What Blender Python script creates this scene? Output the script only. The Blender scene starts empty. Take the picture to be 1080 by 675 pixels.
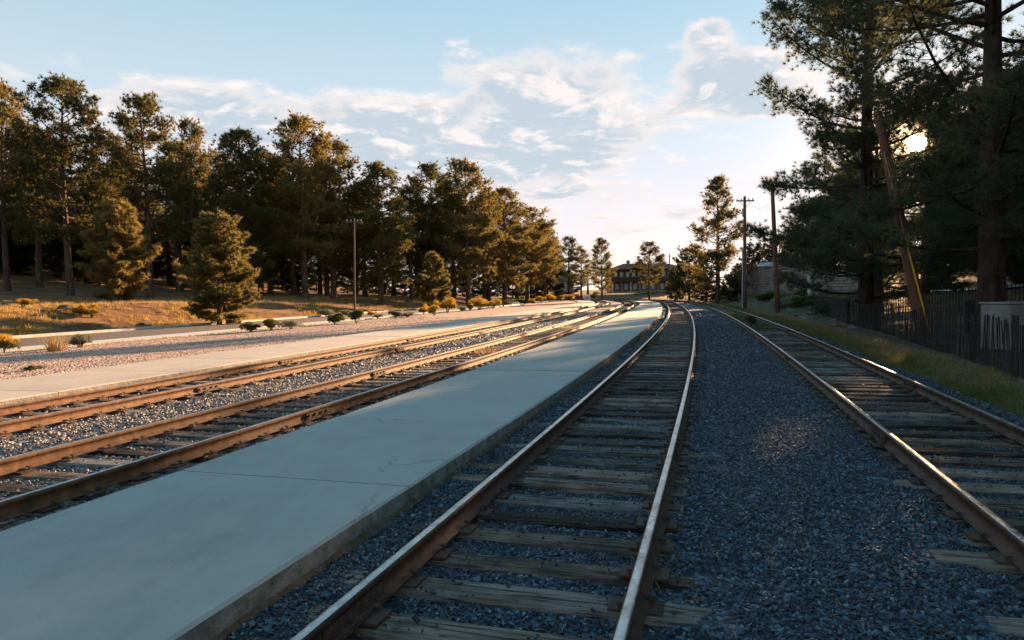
import bpy, bmesh, math, random
import numpy as np
from mathutils import Vector, Matrix

S = bpy.context.scene
COL = S.collection
R_ = math.radians

# ------------------------------------------------------------------ camera
FPX, CZ = 720.0, 1.82                     # focal length in photo pixels, eye height above tie tops
AL, RO = math.atan(27.5 / FPX), R_(1.0)   # pitch down, roll
fw = Vector((0, math.cos(AL), -math.sin(AL)))
r0, d0 = Vector((1, 0, 0)), Vector((0, -math.sin(AL), -math.cos(AL)))
cr = r0 * math.cos(RO) + d0 * math.sin(RO)
cd = d0 * math.cos(RO) - r0 * math.sin(RO)
cam = bpy.data.cameras.new('camera')
cam.sensor_width, cam.lens, cam.clip_end, cam.clip_start = 36.0, 36.0 * FPX / 1080, 5000, 0.05
camo = bpy.data.objects.new('camera', cam); COL.objects.link(camo)
m = Matrix((cr, -cd, -fw)).transposed().to_4x4(); m.translation = (0, 0, CZ)
camo.matrix_world = m
S.camera = camo

def ray(x, y):
    X, Y = x - 540, y - 337.5
    d = cr * (X / FPX) + cd * (Y / FPX) + fw
    return d
def gp(x, y, z=0.0):
    d = ray(x, y); t = (CZ - z) / -d.z
    return d.x * t, d.y * t
def at(x, y, D):
    d = ray(x, y); t = D / d.y
    return d.x * t, D, CZ + d.z * t

# ------------------------------------------------------------------ sun and sky
SUN = ray(967, 151).normalized()
SUN_EL = math.asin(SUN.z); SUN_AZ = math.atan2(SUN.x, SUN.y)
sl = bpy.data.lights.new('sun', 'SUN'); sl.energy = 5.0; sl.angle = R_(0.55); sl.color = (1.0, 0.60, 0.30)
so = bpy.data.objects.new('sun', sl); COL.objects.link(so)
so.rotation_euler = SUN.to_track_quat('Z', 'Y').to_euler(); so.location = (60, 100, 60)

S.view_settings.view_transform = 'Standard'; S.view_settings.look = 'None'
S.view_settings.exposure = 2.36; S.view_settings.gamma = 1.0
SKY_STRENGTH = 0.10

w = bpy.data.worlds.new('World'); S.world = w; w.use_nodes = True
wt = w.node_tree; wt.nodes.clear()
class NT:
    def __init__(s, t): s.t = t
    def n(s, typ, **k):
        o = s.t.nodes.new(typ)
        for a, b in k.items(): setattr(o, a, b)
        return o
    def put(s, sock, v):
        if isinstance(v, bpy.types.NodeSocket): s.t.links.new(v, sock)
        elif v is not None: sock.default_value = v
    def m(s, op, a, b=None, c=None, clamp=False):
        o = s.n('ShaderNodeMath', operation=op, use_clamp=clamp)
        s.put(o.inputs[0], a); s.put(o.inputs[1], b)
        if c is not None: s.put(o.inputs[2], c)
        return o.outputs[0]
    def noise(s, vec, scale, detail=4, rough=.55, dist=0.0, out=0):
        o = s.n('ShaderNodeTexNoise'); s.put(o.inputs['Vector'], vec)
        o.inputs['Scale'].default_value = scale; o.inputs['Detail'].default_value = detail
        o.inputs['Roughness'].default_value = rough; o.inputs['Distortion'].default_value = dist
        return o.outputs[out]
    def vor(s, vec, scale, feature='F1', out=0):
        o = s.n('ShaderNodeTexVoronoi', feature=feature); s.put(o.inputs['Vector'], vec)
        o.inputs['Scale'].default_value = scale
        return o.outputs[out]
    def ramp(s, fac, stops, interp='LINEAR'):
        o = s.n('ShaderNodeValToRGB'); s.put(o.inputs[0], fac); cr_ = o.color_ramp; cr_.interpolation = interp
        while len(cr_.elements) < len(stops): cr_.elements.new(.5)
        for e, (p, c) in zip(cr_.elements, stops):
            e.position = p; e.color = (*c, 1) if not isinstance(c, (int, float)) else (c, c, c, 1)
        return o.outputs[0]
    def mix(s, fac, a, b, blend='MIX'):
        o = s.n('ShaderNodeMix', data_type='RGBA', blend_type=blend)
        s.put(o.inputs[0], fac)
        for i, v in ((6, a), (7, b)):
            s.put(o.inputs[i], (*v, 1) if isinstance(v, tuple) and len(v) == 3 else v)
        return o.outputs[2]
    def vm(s, op, a, b=None):
        o = s.n('ShaderNodeVectorMath', operation=op); s.put(o.inputs[0], a); s.put(o.inputs[1], b)
        return o.outputs[0] if op not in ('DOT_PRODUCT', 'LENGTH', 'DISTANCE') else o.outputs['Value']
    def sep(s, v):
        o = s.n('ShaderNodeSeparateXYZ'); s.put(o.inputs[0], v); return o.outputs
    def comb(s, x, y, z):
        o = s.n('ShaderNodeCombineXYZ')
        for i, v in enumerate((x, y, z)): s.put(o.inputs[i], v)
        return o.outputs[0]
    def mr(s, v, a, b, c=0.0, d=1.0, t='SMOOTHSTEP'):
        o = s.n('ShaderNodeMapRange', interpolation_type=t); s.put(o.inputs[0], v)
        for i, q in enumerate((a, b, c, d)): s.put(o.inputs[i + 1], q)
        return o.outputs[0]
W = NT(wt)
tc = W.n('ShaderNodeTexCoord').outputs['Generated']
sx, sy, sz = W.sep(tc)
sky = W.n('ShaderNodeTexSky', sky_type='NISHITA'); sky.sun_disc = False
sky.sun_elevation, sky.sun_rotation = SUN_EL, SUN_AZ
sky.altitude, sky.air_density, sky.dust_density, sky.ozone_density = 2000, 1.0, 0.8, 2.5
az = W.m('ARCTAN2', sx, sy); el = W.m('ARCSINE', sz)
azd = W.m('MULTIPLY', az, 57.29578); eld = W.m('MULTIPLY', el, 57.29578)
den = W.m('ADD', W.m('MAXIMUM', sz, 0.0), 0.16)
p = W.comb(W.m('DIVIDE', sx, den), W.m('DIVIDE', sy, den), 0.0)
def cloud_noise(vec):
    a = W.noise(vec, 3.6, 10, .60, .35)
    b = W.noise(vec, 1.1, 3, .5, 0)
    return W.m('ADD', W.m('MULTIPLY', a, .68), W.m('MULTIPLY', b, .32))
n1 = cloud_noise(p)
n2 = cloud_noise(W.vm('ADD', p, (.035, -.07, 0.0)))
# the cloud banks that stand in the sky over the tracks: (azimuth, elevation, half width, half height, gain) in degrees
banks = ((4, 15.8, 9.5, 3.8, .34), (-11, 12.8, 11, 3.4, .33), (-26, 13.5, 7, 2.6, .29), (16, 19.8, 2.4, 1.5, .29), (18, 16.4, 5.5, 2.1, .31), (19.5, 14.0, 4, 1.2, .27),
         (3, 10.5, 14, 2.0, .25), (-40, 15, 5, 3, .14), (8, 6, 18, 1.6, .17), (-2, 8.0, 14, 1.0, .15))
bias = None
for a, e, wa, we, g in banks:
    q = W.m('ADD', W.m('POWER', W.m('ABSOLUTE', W.m('DIVIDE', W.m('SUBTRACT', azd, a), wa)), 2.0),
            W.m('POWER', W.m('ABSOLUTE', W.m('DIVIDE', W.m('SUBTRACT', eld, e), we)), 2.0))
    gsn = W.m('MULTIPLY', W.m('EXPONENT', W.m('MULTIPLY', q, -1.0)), g)
    bias = gsn if bias is None else W.m('ADD', bias, gsn)
bias = W.m('MINIMUM', bias, .33)
dens = W.mr(W.m('ADD', n1, bias), .60, .73)
thick = W.mr(W.m('ADD', n1, bias), .66, .80)
lit = W.mr(W.m('SUBTRACT', n1, n2), -.01, .09)
# high thin veil near the horizon
veil = W.mr(sz, 0.0, 0.34, .80, .0)
K = .83 / SKY_STRENGTH
def kc(r, g, b): return (r * K, g * K, b * K)
SKYMUL = (1.0, 1.0, 1.0)
base = W.mix(1.0, sky.outputs[0], SKYMUL, 'MULTIPLY')
blue = W.ramp(W.m('MAXIMUM', sz, 0.0), [(0.0, (.218, .176, .168)), (.12, (.206, .182, .182)), (.26, (.150, .176, .189)), (.43, (.088, .142, .172)), (.65, (.050, .110, .150)), (1.0, (.030, .085, .122))])
blue = W.mix(1.0, blue, (K, K, K), 'MULTIPLY')
base = W.mix(.94, base, blue)
white = W.mix(thick, kc(.225, .205, .20), kc(.135, .158, .178))
white = W.mix(W.m('MULTIPLY', lit, .8), white, kc(.26, .232, .222))
skyc = W.mix(W.m('MULTIPLY', dens, .95), base, white)
sd = W.vm('DOT_PRODUCT', W.vm('NORMALIZE', tc), tuple(SUN))
glow = W.m('POWER', W.m('MAXIMUM', sd, 0.0), 140.0)
skyc = W.mix(1.0, skyc, W.mix(glow, (0, 0, 0), kc(.13, .075, .035)), 'ADD')
aur = W.m('POWER', W.m('MAXIMUM', sd, 0.0), 900.0)
skyc = W.mix(1.0, skyc, W.mix(aur, (0, 0, 0), kc(1.1, .55, .20)), 'ADD')
disc = W.mr(sd, math.cos(R_(.70)), math.cos(R_(.45)))
skyc = W.mix(1.0, skyc, W.mix(disc, (0, 0, 0), kc(9, 6.5, 3.6)), 'ADD')
bg = W.n('ShaderNodeBackground'); W.put(bg.inputs[0], skyc); bg.inputs[1].default_value = SKY_STRENGTH
wo = W.n('ShaderNodeOutputWorld'); wt.links.new(bg.outputs[0], wo.inputs[0])

# ------------------------------------------------------------------ materials
MATS = {}
def new_mat(name):
    mt = bpy.data.materials.new(name); mt.use_nodes = True
    t = mt.node_tree; t.nodes.clear(); N = NT(t)
    b = N.n('ShaderNodeBsdfPrincipled'); o = N.n('ShaderNodeOutputMaterial')
    t.links.new(b.outputs[0], o.inputs[0]); MATS[name] = mt
    return mt, N, b, o
def bump(N, b, h, strength=.4, dist=.02):
    bn = N.n('ShaderNodeBump'); bn.inputs['Strength'].default_value = strength; bn.inputs['Distance'].default_value = dist
    N.put(bn.inputs['Height'], h); N.t.links.new(bn.outputs[0], b.inputs['Normal'])
def ocoord(N): return N.n('ShaderNodeTexCoord').outputs['Object']
def rnd(N): return N.n('ShaderNodeObjectInfo').outputs['Random']
def gpos(N): return N.n('ShaderNodeNewGeometry').outputs['Position']

def pm(name, stops, scale=3.0, rough=.85, bs=.3, bscale=20., bd=.01, metallic=0., det=6, spec=.3, world=True, vary=0.0, stretch=None):
    mt, N, b, o = new_mat(name)
    v = gpos(N) if world else ocoord(N)
    if vary:
        v = N.vm('ADD', v, N.vm('MULTIPLY', N.comb(rnd(N), rnd(N), rnd(N)), (37., 53., 11.)))
    if stretch: v = N.vm('MULTIPLY', v, stretch)
    n = N.noise(v, scale, det, .6)
    if vary: n = N.m('ADD', n, N.m('MULTIPLY', N.m('SUBTRACT', rnd(N), .5), vary))
    c = N.ramp(n, stops)
    N.put(b.inputs['Base Color'], c); b.inputs['Roughness'].default_value = rough; b.inputs['Metallic'].default_value = metallic
    b.inputs['Specular IOR Level'].default_value = spec
    if bs: bump(N, b, N.noise(v, bscale, 5, .6), bs, bd)
    return mt

# concrete: several scales of staining, grit and hairline marks
def concrete(name, tone):
    mt, N, b, o = new_mat(name)
    v = gpos(N)
    v = N.vm('ADD', v, N.vm('MULTIPLY', N.comb(rnd(N), rnd(N), 0.0), (19., 23., 0.)))
    big = N.noise(v, .45, 5, .6); mid = N.noise(v, 2.6, 6, .65); fine = N.noise(v, 90., 3, .7)
    streak = N.noise(N.vm('MULTIPLY', v, (5., .8, 1.)), 1.0, 5, .6)
    f = N.m('ADD', N.m('ADD', N.m('MULTIPLY', big, .34), N.m('MULTIPLY', mid, .28)), N.m('ADD', N.m('MULTIPLY', fine, .2), N.m('MULTIPLY', streak, .18)))
    f = N.m('ADD', f, N.m('MULTIPLY', N.m('SUBTRACT', rnd(N), .5), .05))
    c = N.ramp(f, [(.30, tuple(x * .60 for x in tone)), (.46, tuple(x * .90 for x in tone)), (.55, tone), (.72, tuple(min(1, x * 1.12) for x in tone))])
    sp = N.mr(N.noise(v, 14., 3, .8), .67, .74); c = N.mix(N.m('MULTIPLY', sp, .45), c, (.10, .085, .07))
    ck = N.mr(N.vor(N.vm('ADD', v, N.vm('MULTIPLY', N.noise(v, 3., 4, .6, out=1), (.5, .5, 0.))), .33, 'DISTANCE_TO_EDGE'), .0, .010, 1., 0.)
    ck = N.m('MULTIPLY', ck, N.mr(N.noise(v, .5, 2), .5, .6)); c = N.mix(N.m('MULTIPLY', ck, .35), c, (.08, .07, .06))
    N.put(b.inputs['Base Color'], c); b.inputs['Roughness'].default_value = .82; b.inputs['Specular IOR Level'].default_value = .35
    bump(N, b, N.m('ADD', N.m('MULTIPLY', fine, .6), mid), .22, .012)
    return mt
concrete('concrete', (.395, .38, .355)); concrete('concrete_old', (.43, .385, .345))
pm('concrete_edge', [(.3, (.13, .118, .10)), (.5, (.235, .218, .19)), (.7, (.34, .32, .285))], 7, .9, .9, 30, .02)
pm('curb_concrete', [(.3, (.34, .29, .25)), (.7, (.52, .46, .41))], 4, .85, .3, 40)

# rust: orange-brown sides of the rails; steel: worn running surface
pm('rust_shaded', [(.28, (.030, .018, .014)), (.5, (.065, .034, .022)), (.72, (.12, .062, .036))], 9, .7, .5, 60, .004, spec=.35)  # darker copy of the rust, shade on the two right tracks put into the colour
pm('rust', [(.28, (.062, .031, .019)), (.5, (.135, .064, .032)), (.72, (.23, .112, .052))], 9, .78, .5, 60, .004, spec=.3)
mt, N, b, o = new_mat('steel'); v = gpos(N)
c = N.ramp(N.noise(N.vm('MULTIPLY', v, (1, 1, 1)), 5., 6, .7), [(.3, (.30, .25, .22)), (.5, (.50, .47, .45)), (.7, (.62, .60, .58))])
N.put(b.inputs['Base Color'], c); b.inputs['Metallic'].default_value = .9
N.put(b.inputs['Roughness'], N.mr(N.noise(v, 25., 4), .3, .7, .26, .50)); bump(N, b, N.noise(v, 120., 3), .06, .002)
# timber sleepers: grain along the length, cracks, grey weathering, per-tie tone
mt, N, b, o = new_mat('tie_wood'); oc = ocoord(N); r = rnd(N)
v = N.vm('ADD', oc, N.vm('MULTIPLY', N.comb(r, r, r), (41., 67., 23.)))
g1 = N.noise(N.vm('MULTIPLY', v, (1.3, 26., 26.)), 1.6, 6, .65, .4); g2 = N.noise(v, 2.4, 4, .6)
f = N.m('ADD', N.m('ADD', N.m('MULTIPLY', g1, .6), N.m('MULTIPLY', g2, .4)), N.m('MULTIPLY', N.m('SUBTRACT', r, .5), .22))
c = N.ramp(f, [(.36, (.014, .011, .009)), (.45, (.062, .049, .041)), (.54, (.135, .113, .098)), (.66, (.27, .245, .225))])
ck = N.mr(N.noise(N.vm('MULTIPLY', v, (.9, 17., 17.)), 1.3, 4, .6, .8), .36, .42, 1., 0.); c = N.mix(N.m('MULTIPLY', ck, .8), c, (.006, .005, .004))
tint = N.mix(N.mr(N.m('FRACT', N.m('MULTIPLY', r, 7.31)), .55, .8), (1.12, .90, .78), (.94, 1., 1.06))
c = N.mix(1.0, c, tint, 'MULTIPLY')
N.put(b.inputs['Base Color'], c); b.inputs['Roughness'].default_value = .85; b.inputs['Specular IOR Level'].default_value = .3
bump(N, b, N.m('SUBTRACT', g1, N.m('MULTIPLY', ck, .5)), 1., .03)
pm('plate_rust', [(.3, (.035, .022, .017)), (.7, (.11, .06, .04))], 20, .75, .4, 60, .004, vary=.2)
pm('picket_wood', [(.3, (.012, .010, .009)), (.55, (.030, .025, .021)), (.75, (.06, .05, .042))], 4, .85, .4, 60, .004, world=False, vary=.25, stretch=(4, 4, .5))
pm('pole_wood', [(.3, (.06, .028, .018)), (.5, (.14, .062, .038)), (.72, (.24, .12, .08))], 3.0, .85, .7, 12, .02, world=False, stretch=(9, 9, .6))
pm('pole_grey', [(.3, (.05, .035, .03)), (.7, (.16, .11, .09))], 3.0, .85, .5, 12, .02, world=False, stretch=(9, 9, .6))
pm('bark', [(.3, (.028, .017, .012)), (.5, (.085, .048, .032)), (.72, (.18, .105, .07))], 2.2, .9, 1., 7, .06, world=False, vary=.1, stretch=(2.5, 2.5, .6))

pm('bark_backlit', [(.3, (.014, .009, .007)), (.5, (.042, .025, .018)), (.72, (.09, .055, .04))], 2.2, .9, 1., 7, .06, world=False, vary=.1, stretch=(2.5, 2.5, .6))  # darker copy of the bark, backlit silhouette tone put into the colour
# ballast
def stones_mat(name, stops, pale=.93):
    mt, N, b, o = new_mat(name); r = rnd(N); oc = ocoord(N)
    n = N.noise(N.vm('ADD', oc, N.comb(N.m('MULTIPLY', r, 91.), r, r)), 1.3, 4, .6)
    f = N.m('ADD', N.m('MULTIPLY', r, .75), N.m('MULTIPLY', n, .25))
    N.put(b.inputs['Base Color'], N.ramp(f, stops)); b.inputs['Roughness'].default_value = .5; b.inputs['Specular IOR Level'].default_value = .45
    bump(N, b, N.noise(oc, 4., 3), .4, .05)
def bed_mat(name, stops, sc, bd=.03):
    mt, N, b, o = new_mat(name); v = gpos(N)
    cell = N.vor(v, sc, 'F1', 1); dist = N.vor(v, sc, 'F1', 0)
    cs = N.sep(cell); f = N.m('ADD', N.m('MULTIPLY', cs[0], .7), N.m('MULTIPLY', N.noise(v, 1.1, 5, .6), .3))
    N.put(b.inputs['Base Color'], N.ramp(f, stops)); b.inputs['Roughness'].default_value = .75; b.inputs['Specular IOR Level'].default_value = .35
    bump(N, b, N.m('MULTIPLY', dist, -1.), 1., bd)
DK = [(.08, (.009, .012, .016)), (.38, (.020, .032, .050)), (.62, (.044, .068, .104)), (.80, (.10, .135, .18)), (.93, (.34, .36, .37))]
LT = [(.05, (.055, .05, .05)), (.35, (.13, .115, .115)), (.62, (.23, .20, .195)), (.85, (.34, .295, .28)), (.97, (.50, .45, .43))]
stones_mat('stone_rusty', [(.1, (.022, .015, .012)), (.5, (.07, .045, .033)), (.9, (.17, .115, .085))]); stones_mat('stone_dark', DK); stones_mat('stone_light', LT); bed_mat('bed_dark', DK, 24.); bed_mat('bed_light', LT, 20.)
PK = [(.05, (.20, .13, .10)), (.4, (.36, .245, .20)), (.65, (.46, .32, .265)), (.9, (.58, .44, .37))]
bed_mat('pink_gravel', PK, 13., .05); stones_mat('stone_pink', PK)
pm('asphalt', [(.3, (.075, .060, .050)), (.7, (.13, .105, .088))], 2, .85, .4, 90, .006)
pm('lane_concrete', [(.3, (.40, .40, .40)), (.7, (.54, .54, .54))], 1.5, .8, .3, 60, .006)
# soil and pine litter
mt, N, b, o = new_mat('soil'); v = gpos(N)
n = N.noise(v, .35, 8, .65); n_ = N.noise(v, 3.2, 6, .7)
f = N.m('ADD', N.m('MULTIPLY', n, .5), N.m('MULTIPLY', n_, .5))
c = N.ramp(f, [(.34, (.05, .030, .020)), (.45, (.15, .080, .042)), (.54, (.26, .135, .068)), (.68, (.36, .225, .11))])
gr = N.mr(N.noise(v, .9, 6, .7), .54, .66); c = N.mix(N.m('MULTIPLY', gr, .6), c, (.25, .17, .055))
N.put(b.inputs['Base Color'], c); b.inputs['Roughness'].default_value = .95; b.inputs['Specular IOR Level'].default_value = .1
bump(N, b, N.m('ADD', n_, N.noise(v, 14., 5, .7)), 1., .12)
pm('soil_dark', [(.3, (.035, .028, .022)), (.5, (.085, .065, .05)), (.7, (.14, .115, .09))], 2.4, .95, .8, 14, .06)

pm('soil_rust', [(.3, (.05, .034, .024)), (.5, (.11, .072, .048)), (.7, (.18, .125, .085))], 8, .95, .8, 30, .03)
def leaf(name, cols, trans=.35, rough=.6, var=.35, tip=None, tcol=None):
    mt, N, b, o = new_mat(name); r = rnd(N)
    n = N.noise(gpos(N), .9, 3, .6)
    f = N.m('ADD', N.m('MULTIPLY', n, .7), N.m('MULTIPLY', r, var))
    c = N.ramp(f, [(.25, cols[0]), (.5, cols[1]), (.8, cols[2])])
    if tip:                                             # colour carried by the blossom at the top of each stem
        z = N.sep(N.n('ShaderNodeTexCoord').outputs['Generated'])[2]
        c = N.mix(N.mr(N.m('ADD', z, N.m('MULTIPLY', N.m('SUBTRACT', n, .5), .5)), tip[0], tip[1]), c, tcol)
    N.put(b.inputs['Base Color'], c); b.inputs['Roughness'].default_value = rough; b.inputs['Specular IOR Level'].default_value = .25
    tr = N.n('ShaderNodeBsdfTranslucent'); N.put(tr.inputs[0], c)
    ms = N.n('ShaderNodeMixShader'); ms.inputs[0].default_value = trans
    N.t.links.new(b.outputs[0], ms.inputs[1]); N.t.links.new(tr.outputs[0], ms.inputs[2]); N.t.links.new(ms.outputs[0], o.inputs[0])
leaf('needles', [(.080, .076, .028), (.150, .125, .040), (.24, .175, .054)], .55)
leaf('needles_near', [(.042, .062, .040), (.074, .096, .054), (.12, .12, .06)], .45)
leaf('juniper', [(.022, .036, .016), (.045, .058, .024), (.080, .080, .034)])
leaf('sage', [(.12, .13, .09), (.19, .20, .14), (.27, .26, .18)])
leaf('rabbitbrush', [(.07, .08, .022), (.13, .115, .03), (.19, .15, .035)], .35, .6, .3, (.15, .7), (.52, .30, .02))
leaf('green_shrub', [(.045, .06, .018), (.075, .085, .025), (.11, .11, .035)], .3, .6, .3, (.6, 1.1), (.33, .23, .03))
leaf('dry_grass', [(.26, .16, .06), (.40, .27, .11), (.52, .38, .19)], .4, .7, .3)
leaf('yellow_grass', [(.30, .17, .02), (.44, .27, .03), (.55, .36, .06)], .4, .7, .3)
leaf('green_grass', [(.06, .08, .02), (.11, .125, .032), (.20, .18, .06)], .35, .6, .3)
def flat(name, col, rough=.5, metallic=0., spec=.4, nz=.12):
    return pm(name, [(.3, tuple(x * (1 - nz) for x in col)), (.7, tuple(min(1, x * (1 + nz)) for x in col))], 6, rough, .1, 60, .002, metallic, spec=spec)
flat('paint_white', (.62, .63, .64)); flat('paint_pale_blue', (.42, .47, .50)); flat('yellow_plastic', (.65, .36, .01), .45)
flat('dark_metal', (.05, .05, .055), .45, .6); flat('galvanised', (.38, .39, .40), .45, .7); flat('glass_dark', (.03, .035, .04), .08, 0, .8)
flat('pane_pale', (.26, .29, .32), .1, 0, .8, .3); flat('rubber', (.02, .02, .02), .8); flat('car_white', (.66, .68, .70), .25, 0, .6)
flat('lodge_brown', (.060, .040, .030), .8, 0, .2, .3); flat('lodge_tan', (.21, .15, .10), .85, 0, .2, .3); flat('roof_brown', (.13, .075, .055), .85, 0, .2, .3)
flat('insulator', (.20, .19, .18), .3); flat('green_fence', (.10, .17, .14), .6); flat('house_wall', (.40, .36, .31), .85); flat('lamp_red', (.35, .02, .02), .3)
pm('wall_stone', [(.28, (.085, .065, .055)), (.5, (.19, .15, .13)), (.72, (.33, .27, .235))], 1.3, .9, .8, 16, .03, world=False, vary=.3)
pm('mortar', [(.3, (.10, .085, .075)), (.7, (.16, .14, .12))], 5, .95, .4, 30)
pm('block_concrete', [(.3, (.16, .14, .125)), (.7, (.28, .245, .225))], 2.5, .85, .3, 40)

# ------------------------------------------------------------------ helpers
def tri_mesh(name, V, F, mats, mi=None, smooth=False):
    V = np.asarray(V, np.float32).reshape(-1, 3); F = np.asarray(F, np.int32); k = F.shape[1]
    me = bpy.data.meshes.new(name)
    me.vertices.add(len(V)); me.vertices.foreach_set('co', V.ravel())
    me.loops.add(F.size); me.loops.foreach_set('vertex_index', F.ravel())
    me.polygons.add(len(F)); me.polygons.foreach_set('loop_start', np.arange(0, F.size, k, dtype=np.int32))
    if mi is not None: me.polygons.foreach_set('material_index', np.asarray(mi, np.int32))
    if smooth: me.polygons.foreach_set('use_smooth', np.ones(len(F), bool))
    for q in mats: me.materials.append(MATS[q])
    me.update(calc_edges=True); me.validate()
    return me
class MB:
    """collects quads / polygons for one mesh"""
    def __init__(s): s.v, s.f, s.mi = [], [], []
    def add(s, V, F, mi=0):
        o = len(s.v); s.v += [tuple(q) for q in V]; s.f += [tuple(i + o for i in q) for q in F]; s.mi += [mi] * len(F)
        return s
    def box(s, c, d, rz=0., mi=0, taper=1.0, M=None, bev=0.0):
        x, y, z = d[0] / 2, d[1] / 2, d[2] / 2; V = []
        if bev:
            lay = [(-z, bev), (-z + bev, 0), (z - bev, 0), (z, bev)]
            for zz, ins in lay:
                X, Y = x - ins, y - ins; k = bev * .6
                V += [(-X + k, -Y, zz), (X - k, -Y, zz), (X, -Y + k, zz), (X, Y - k, zz), (X - k, Y, zz), (-X + k, Y, zz), (-X, Y - k, zz), (-X, -Y + k, zz)]
            F = [(7, 6, 5, 4, 3, 2, 1, 0), tuple(range(24, 32))]
            for l in range(3):
                for i in range(8): F.append((l * 8 + i, l * 8 + (i + 1) % 8, l * 8 + 8 + (i + 1) % 8, l * 8 + 8 + i))
        else:
            for zz, k in ((-z, 1), (z, taper)):
                V += [(-x * k, -y * k, zz), (x * k, -y * k, zz), (x * k, y * k, zz), (-x * k, y * k, zz)]
            F = [(3, 2, 1, 0), (4, 5, 6, 7), (0, 1, 5, 4), (1, 2, 6, 5), (2, 3, 7, 6), (3, 0, 4, 7)]
        if M is not None: V = [M @ Vector(q) for q in V]
        else:
            cc, ss = math.cos(rz), math.sin(rz); V = [(q[0] * cc - q[1] * ss, q[0] * ss + q[1] * cc, q[2]) for q in V]
        return s.add([(q[0] + c[0], q[1] + c[1], q[2] + c[2]) for q in V], F, mi)
    def tube(s, pts, rad, n=8, mi=0, cap=True):
        pts = [Vector(q) for q in pts]; o = len(s.v); rr = rad if isinstance(rad, (list, tuple)) else [rad] * len(pts)
        for i, q in enumerate(pts):
            t = (pts[min(i + 1, len(pts) - 1)] - pts[max(i - 1, 0)]).normalized()
            a = t.cross(Vector((0, 0, 1)) if abs(t.z) < .9 else Vector((1, 0, 0))).normalized(); b_ = t.cross(a)
            for k in range(n):
                an = 2 * math.pi * k / n; s.v.append(tuple(q + (a * math.cos(an) + b_ * math.sin(an)) * rr[i]))
        F = []
        for i in range(len(pts) - 1):
            for k in range(n): F.append((o + i * n + k, o + i * n + (k + 1) % n, o + i * n + n + (k + 1) % n, o + i * n + n + k))
        if cap: F += [tuple(o + k for k in range(n))[::-1], tuple(o + (len(pts) - 1) * n + k for k in range(n))]
        s.f += F; s.mi += [mi] * len(F); return s
    def mesh(s, name, *mats, smooth=False):
        me = bpy.data.meshes.new(name); me.from_pydata(s.v, [], s.f)
        for q in mats: me.materials.append(MATS[q])
        me.polygons.foreach_set('material_index', s.mi)
        if smooth: me.polygons.foreach_set('use_smooth', [True] * len(s.f))
        me.update(); return me
    def build(s, name, mats, parent=None, smooth=False):
        mats = (mats,) if isinstance(mats, str) else mats
        return obj(name, s.mesh(name, *mats, smooth=smooth), parent)
def obj(name, me, parent=None, loc=None):
    o = bpy.data.objects.new(name, me); COL.objects.link(o)
    if parent: o.parent = parent
    if loc is not None: o.location = loc
    return o
def tag(o, label=None, cat=None, group=None, kind=None):
    for k, v in (('label', label), ('category', cat), ('group', group), ('kind', kind)):
        if v: o[k] = v
    return o
def thing(name, label, cat, loc=(0, 0, 0), group=None):
    return tag(obj(name, None, None, loc), label, cat, group)
def ss(x): x = np.clip(x, 0, 1); return x * x * (3 - 2 * x)

# ------------------------------------------------------------------ track alignments (metres, X as a function of Y)
CO = {'main': [.2163, -1.9874, 15.2974, -1.2703], 'right': [-.05, -1.30, 14.80, 2.8], 'near': [.2186, -1.7906, 14.7861, -6.7171], 'far': [.0949, -1.1873, 13.8332, -10.4355]}
YMAX = 172.0
def cx(k, Y):
    Y = np.asarray(Y, float); y = np.clip(Y, -8, YMAX); co = np.array(CO[k])
    f = lambda q: np.polyval(co, q / 50.) - .0016 * np.maximum(q - 92, 0) ** 2
    s = (f(y + .01) - f(y - .01)) / .02
    return f(y) + s * (Y - y)
def slope(k, Y): return (cx(k, Y + .02) - cx(k, Y - .02)) / .04
def off(k, Y, d):
    """point d metres to the right of track k's centre at station Y"""
    s = slope(k, Y); n = np.sqrt(1 + s * s)
    return cx(k, Y) + d / n, Y - d * s / n
def offset_of(k, X, Y):
    s = slope(k, Y); return (X - cx(k, Y)) / np.sqrt(1 + s * s)
YS = np.concatenate([np.arange(-8, 40, .5), np.arange(40, YMAX, 1.5)])

# ------------------------------------------------------------------ ground
rng = np.random.default_rng(4)
PH = rng.random((9, 3)) * 6.28
def rough_noise(X, Y, f=.25):
    z = 0
    for i in range(9):
        a = PH[i, 0]; k = f * 1.5 ** i * .7
        z = z + np.sin((X * math.cos(a) + Y * math.sin(a)) * k + PH[i, 1]) * .8 ** i
    return z / 3.
def ground_z(X, Y):
    X = np.asarray(X, float); Y = np.asarray(Y, float)
    d = -offset_of('far', X, Y); e = offset_of('right', X, Y)
    z = np.full(np.broadcast(X, Y).shape, -.16)
    z = np.where(d > 4.2, -.16 + .06 * ss((d - 13) / 1.0), z)
    z = np.where(d > 24.3, -.10 + 1.6 * ss((d - 24.6) / 9.) + 1.5 * ss((d - 33) / 32.) + 6.5 * ss((d - 58) / 50.) + .14 * rough_noise(X, Y) * ss((d - 24.6) / 4), z)
    A = 1.1 + 2.0 * ss((Y - 55) / 45.)
    z = np.where(e > 1.40, -.10 + .09 * ss((e - 1.55) / .7) + .25 * ss((e - 3) / 3.) + A * ss((e - 5.) / 9.) * (1 - ss((Y - 122) / 22.)) + 2.0 * ss((e - 14) / 30.) + .06 * rough_noise(X, Y, .6) * ss((e - 2) / 3), z)
    z = np.where(Y > 150, z * 1 + .9 * ss((Y - 160) / 60.), z)
    return z
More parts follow.
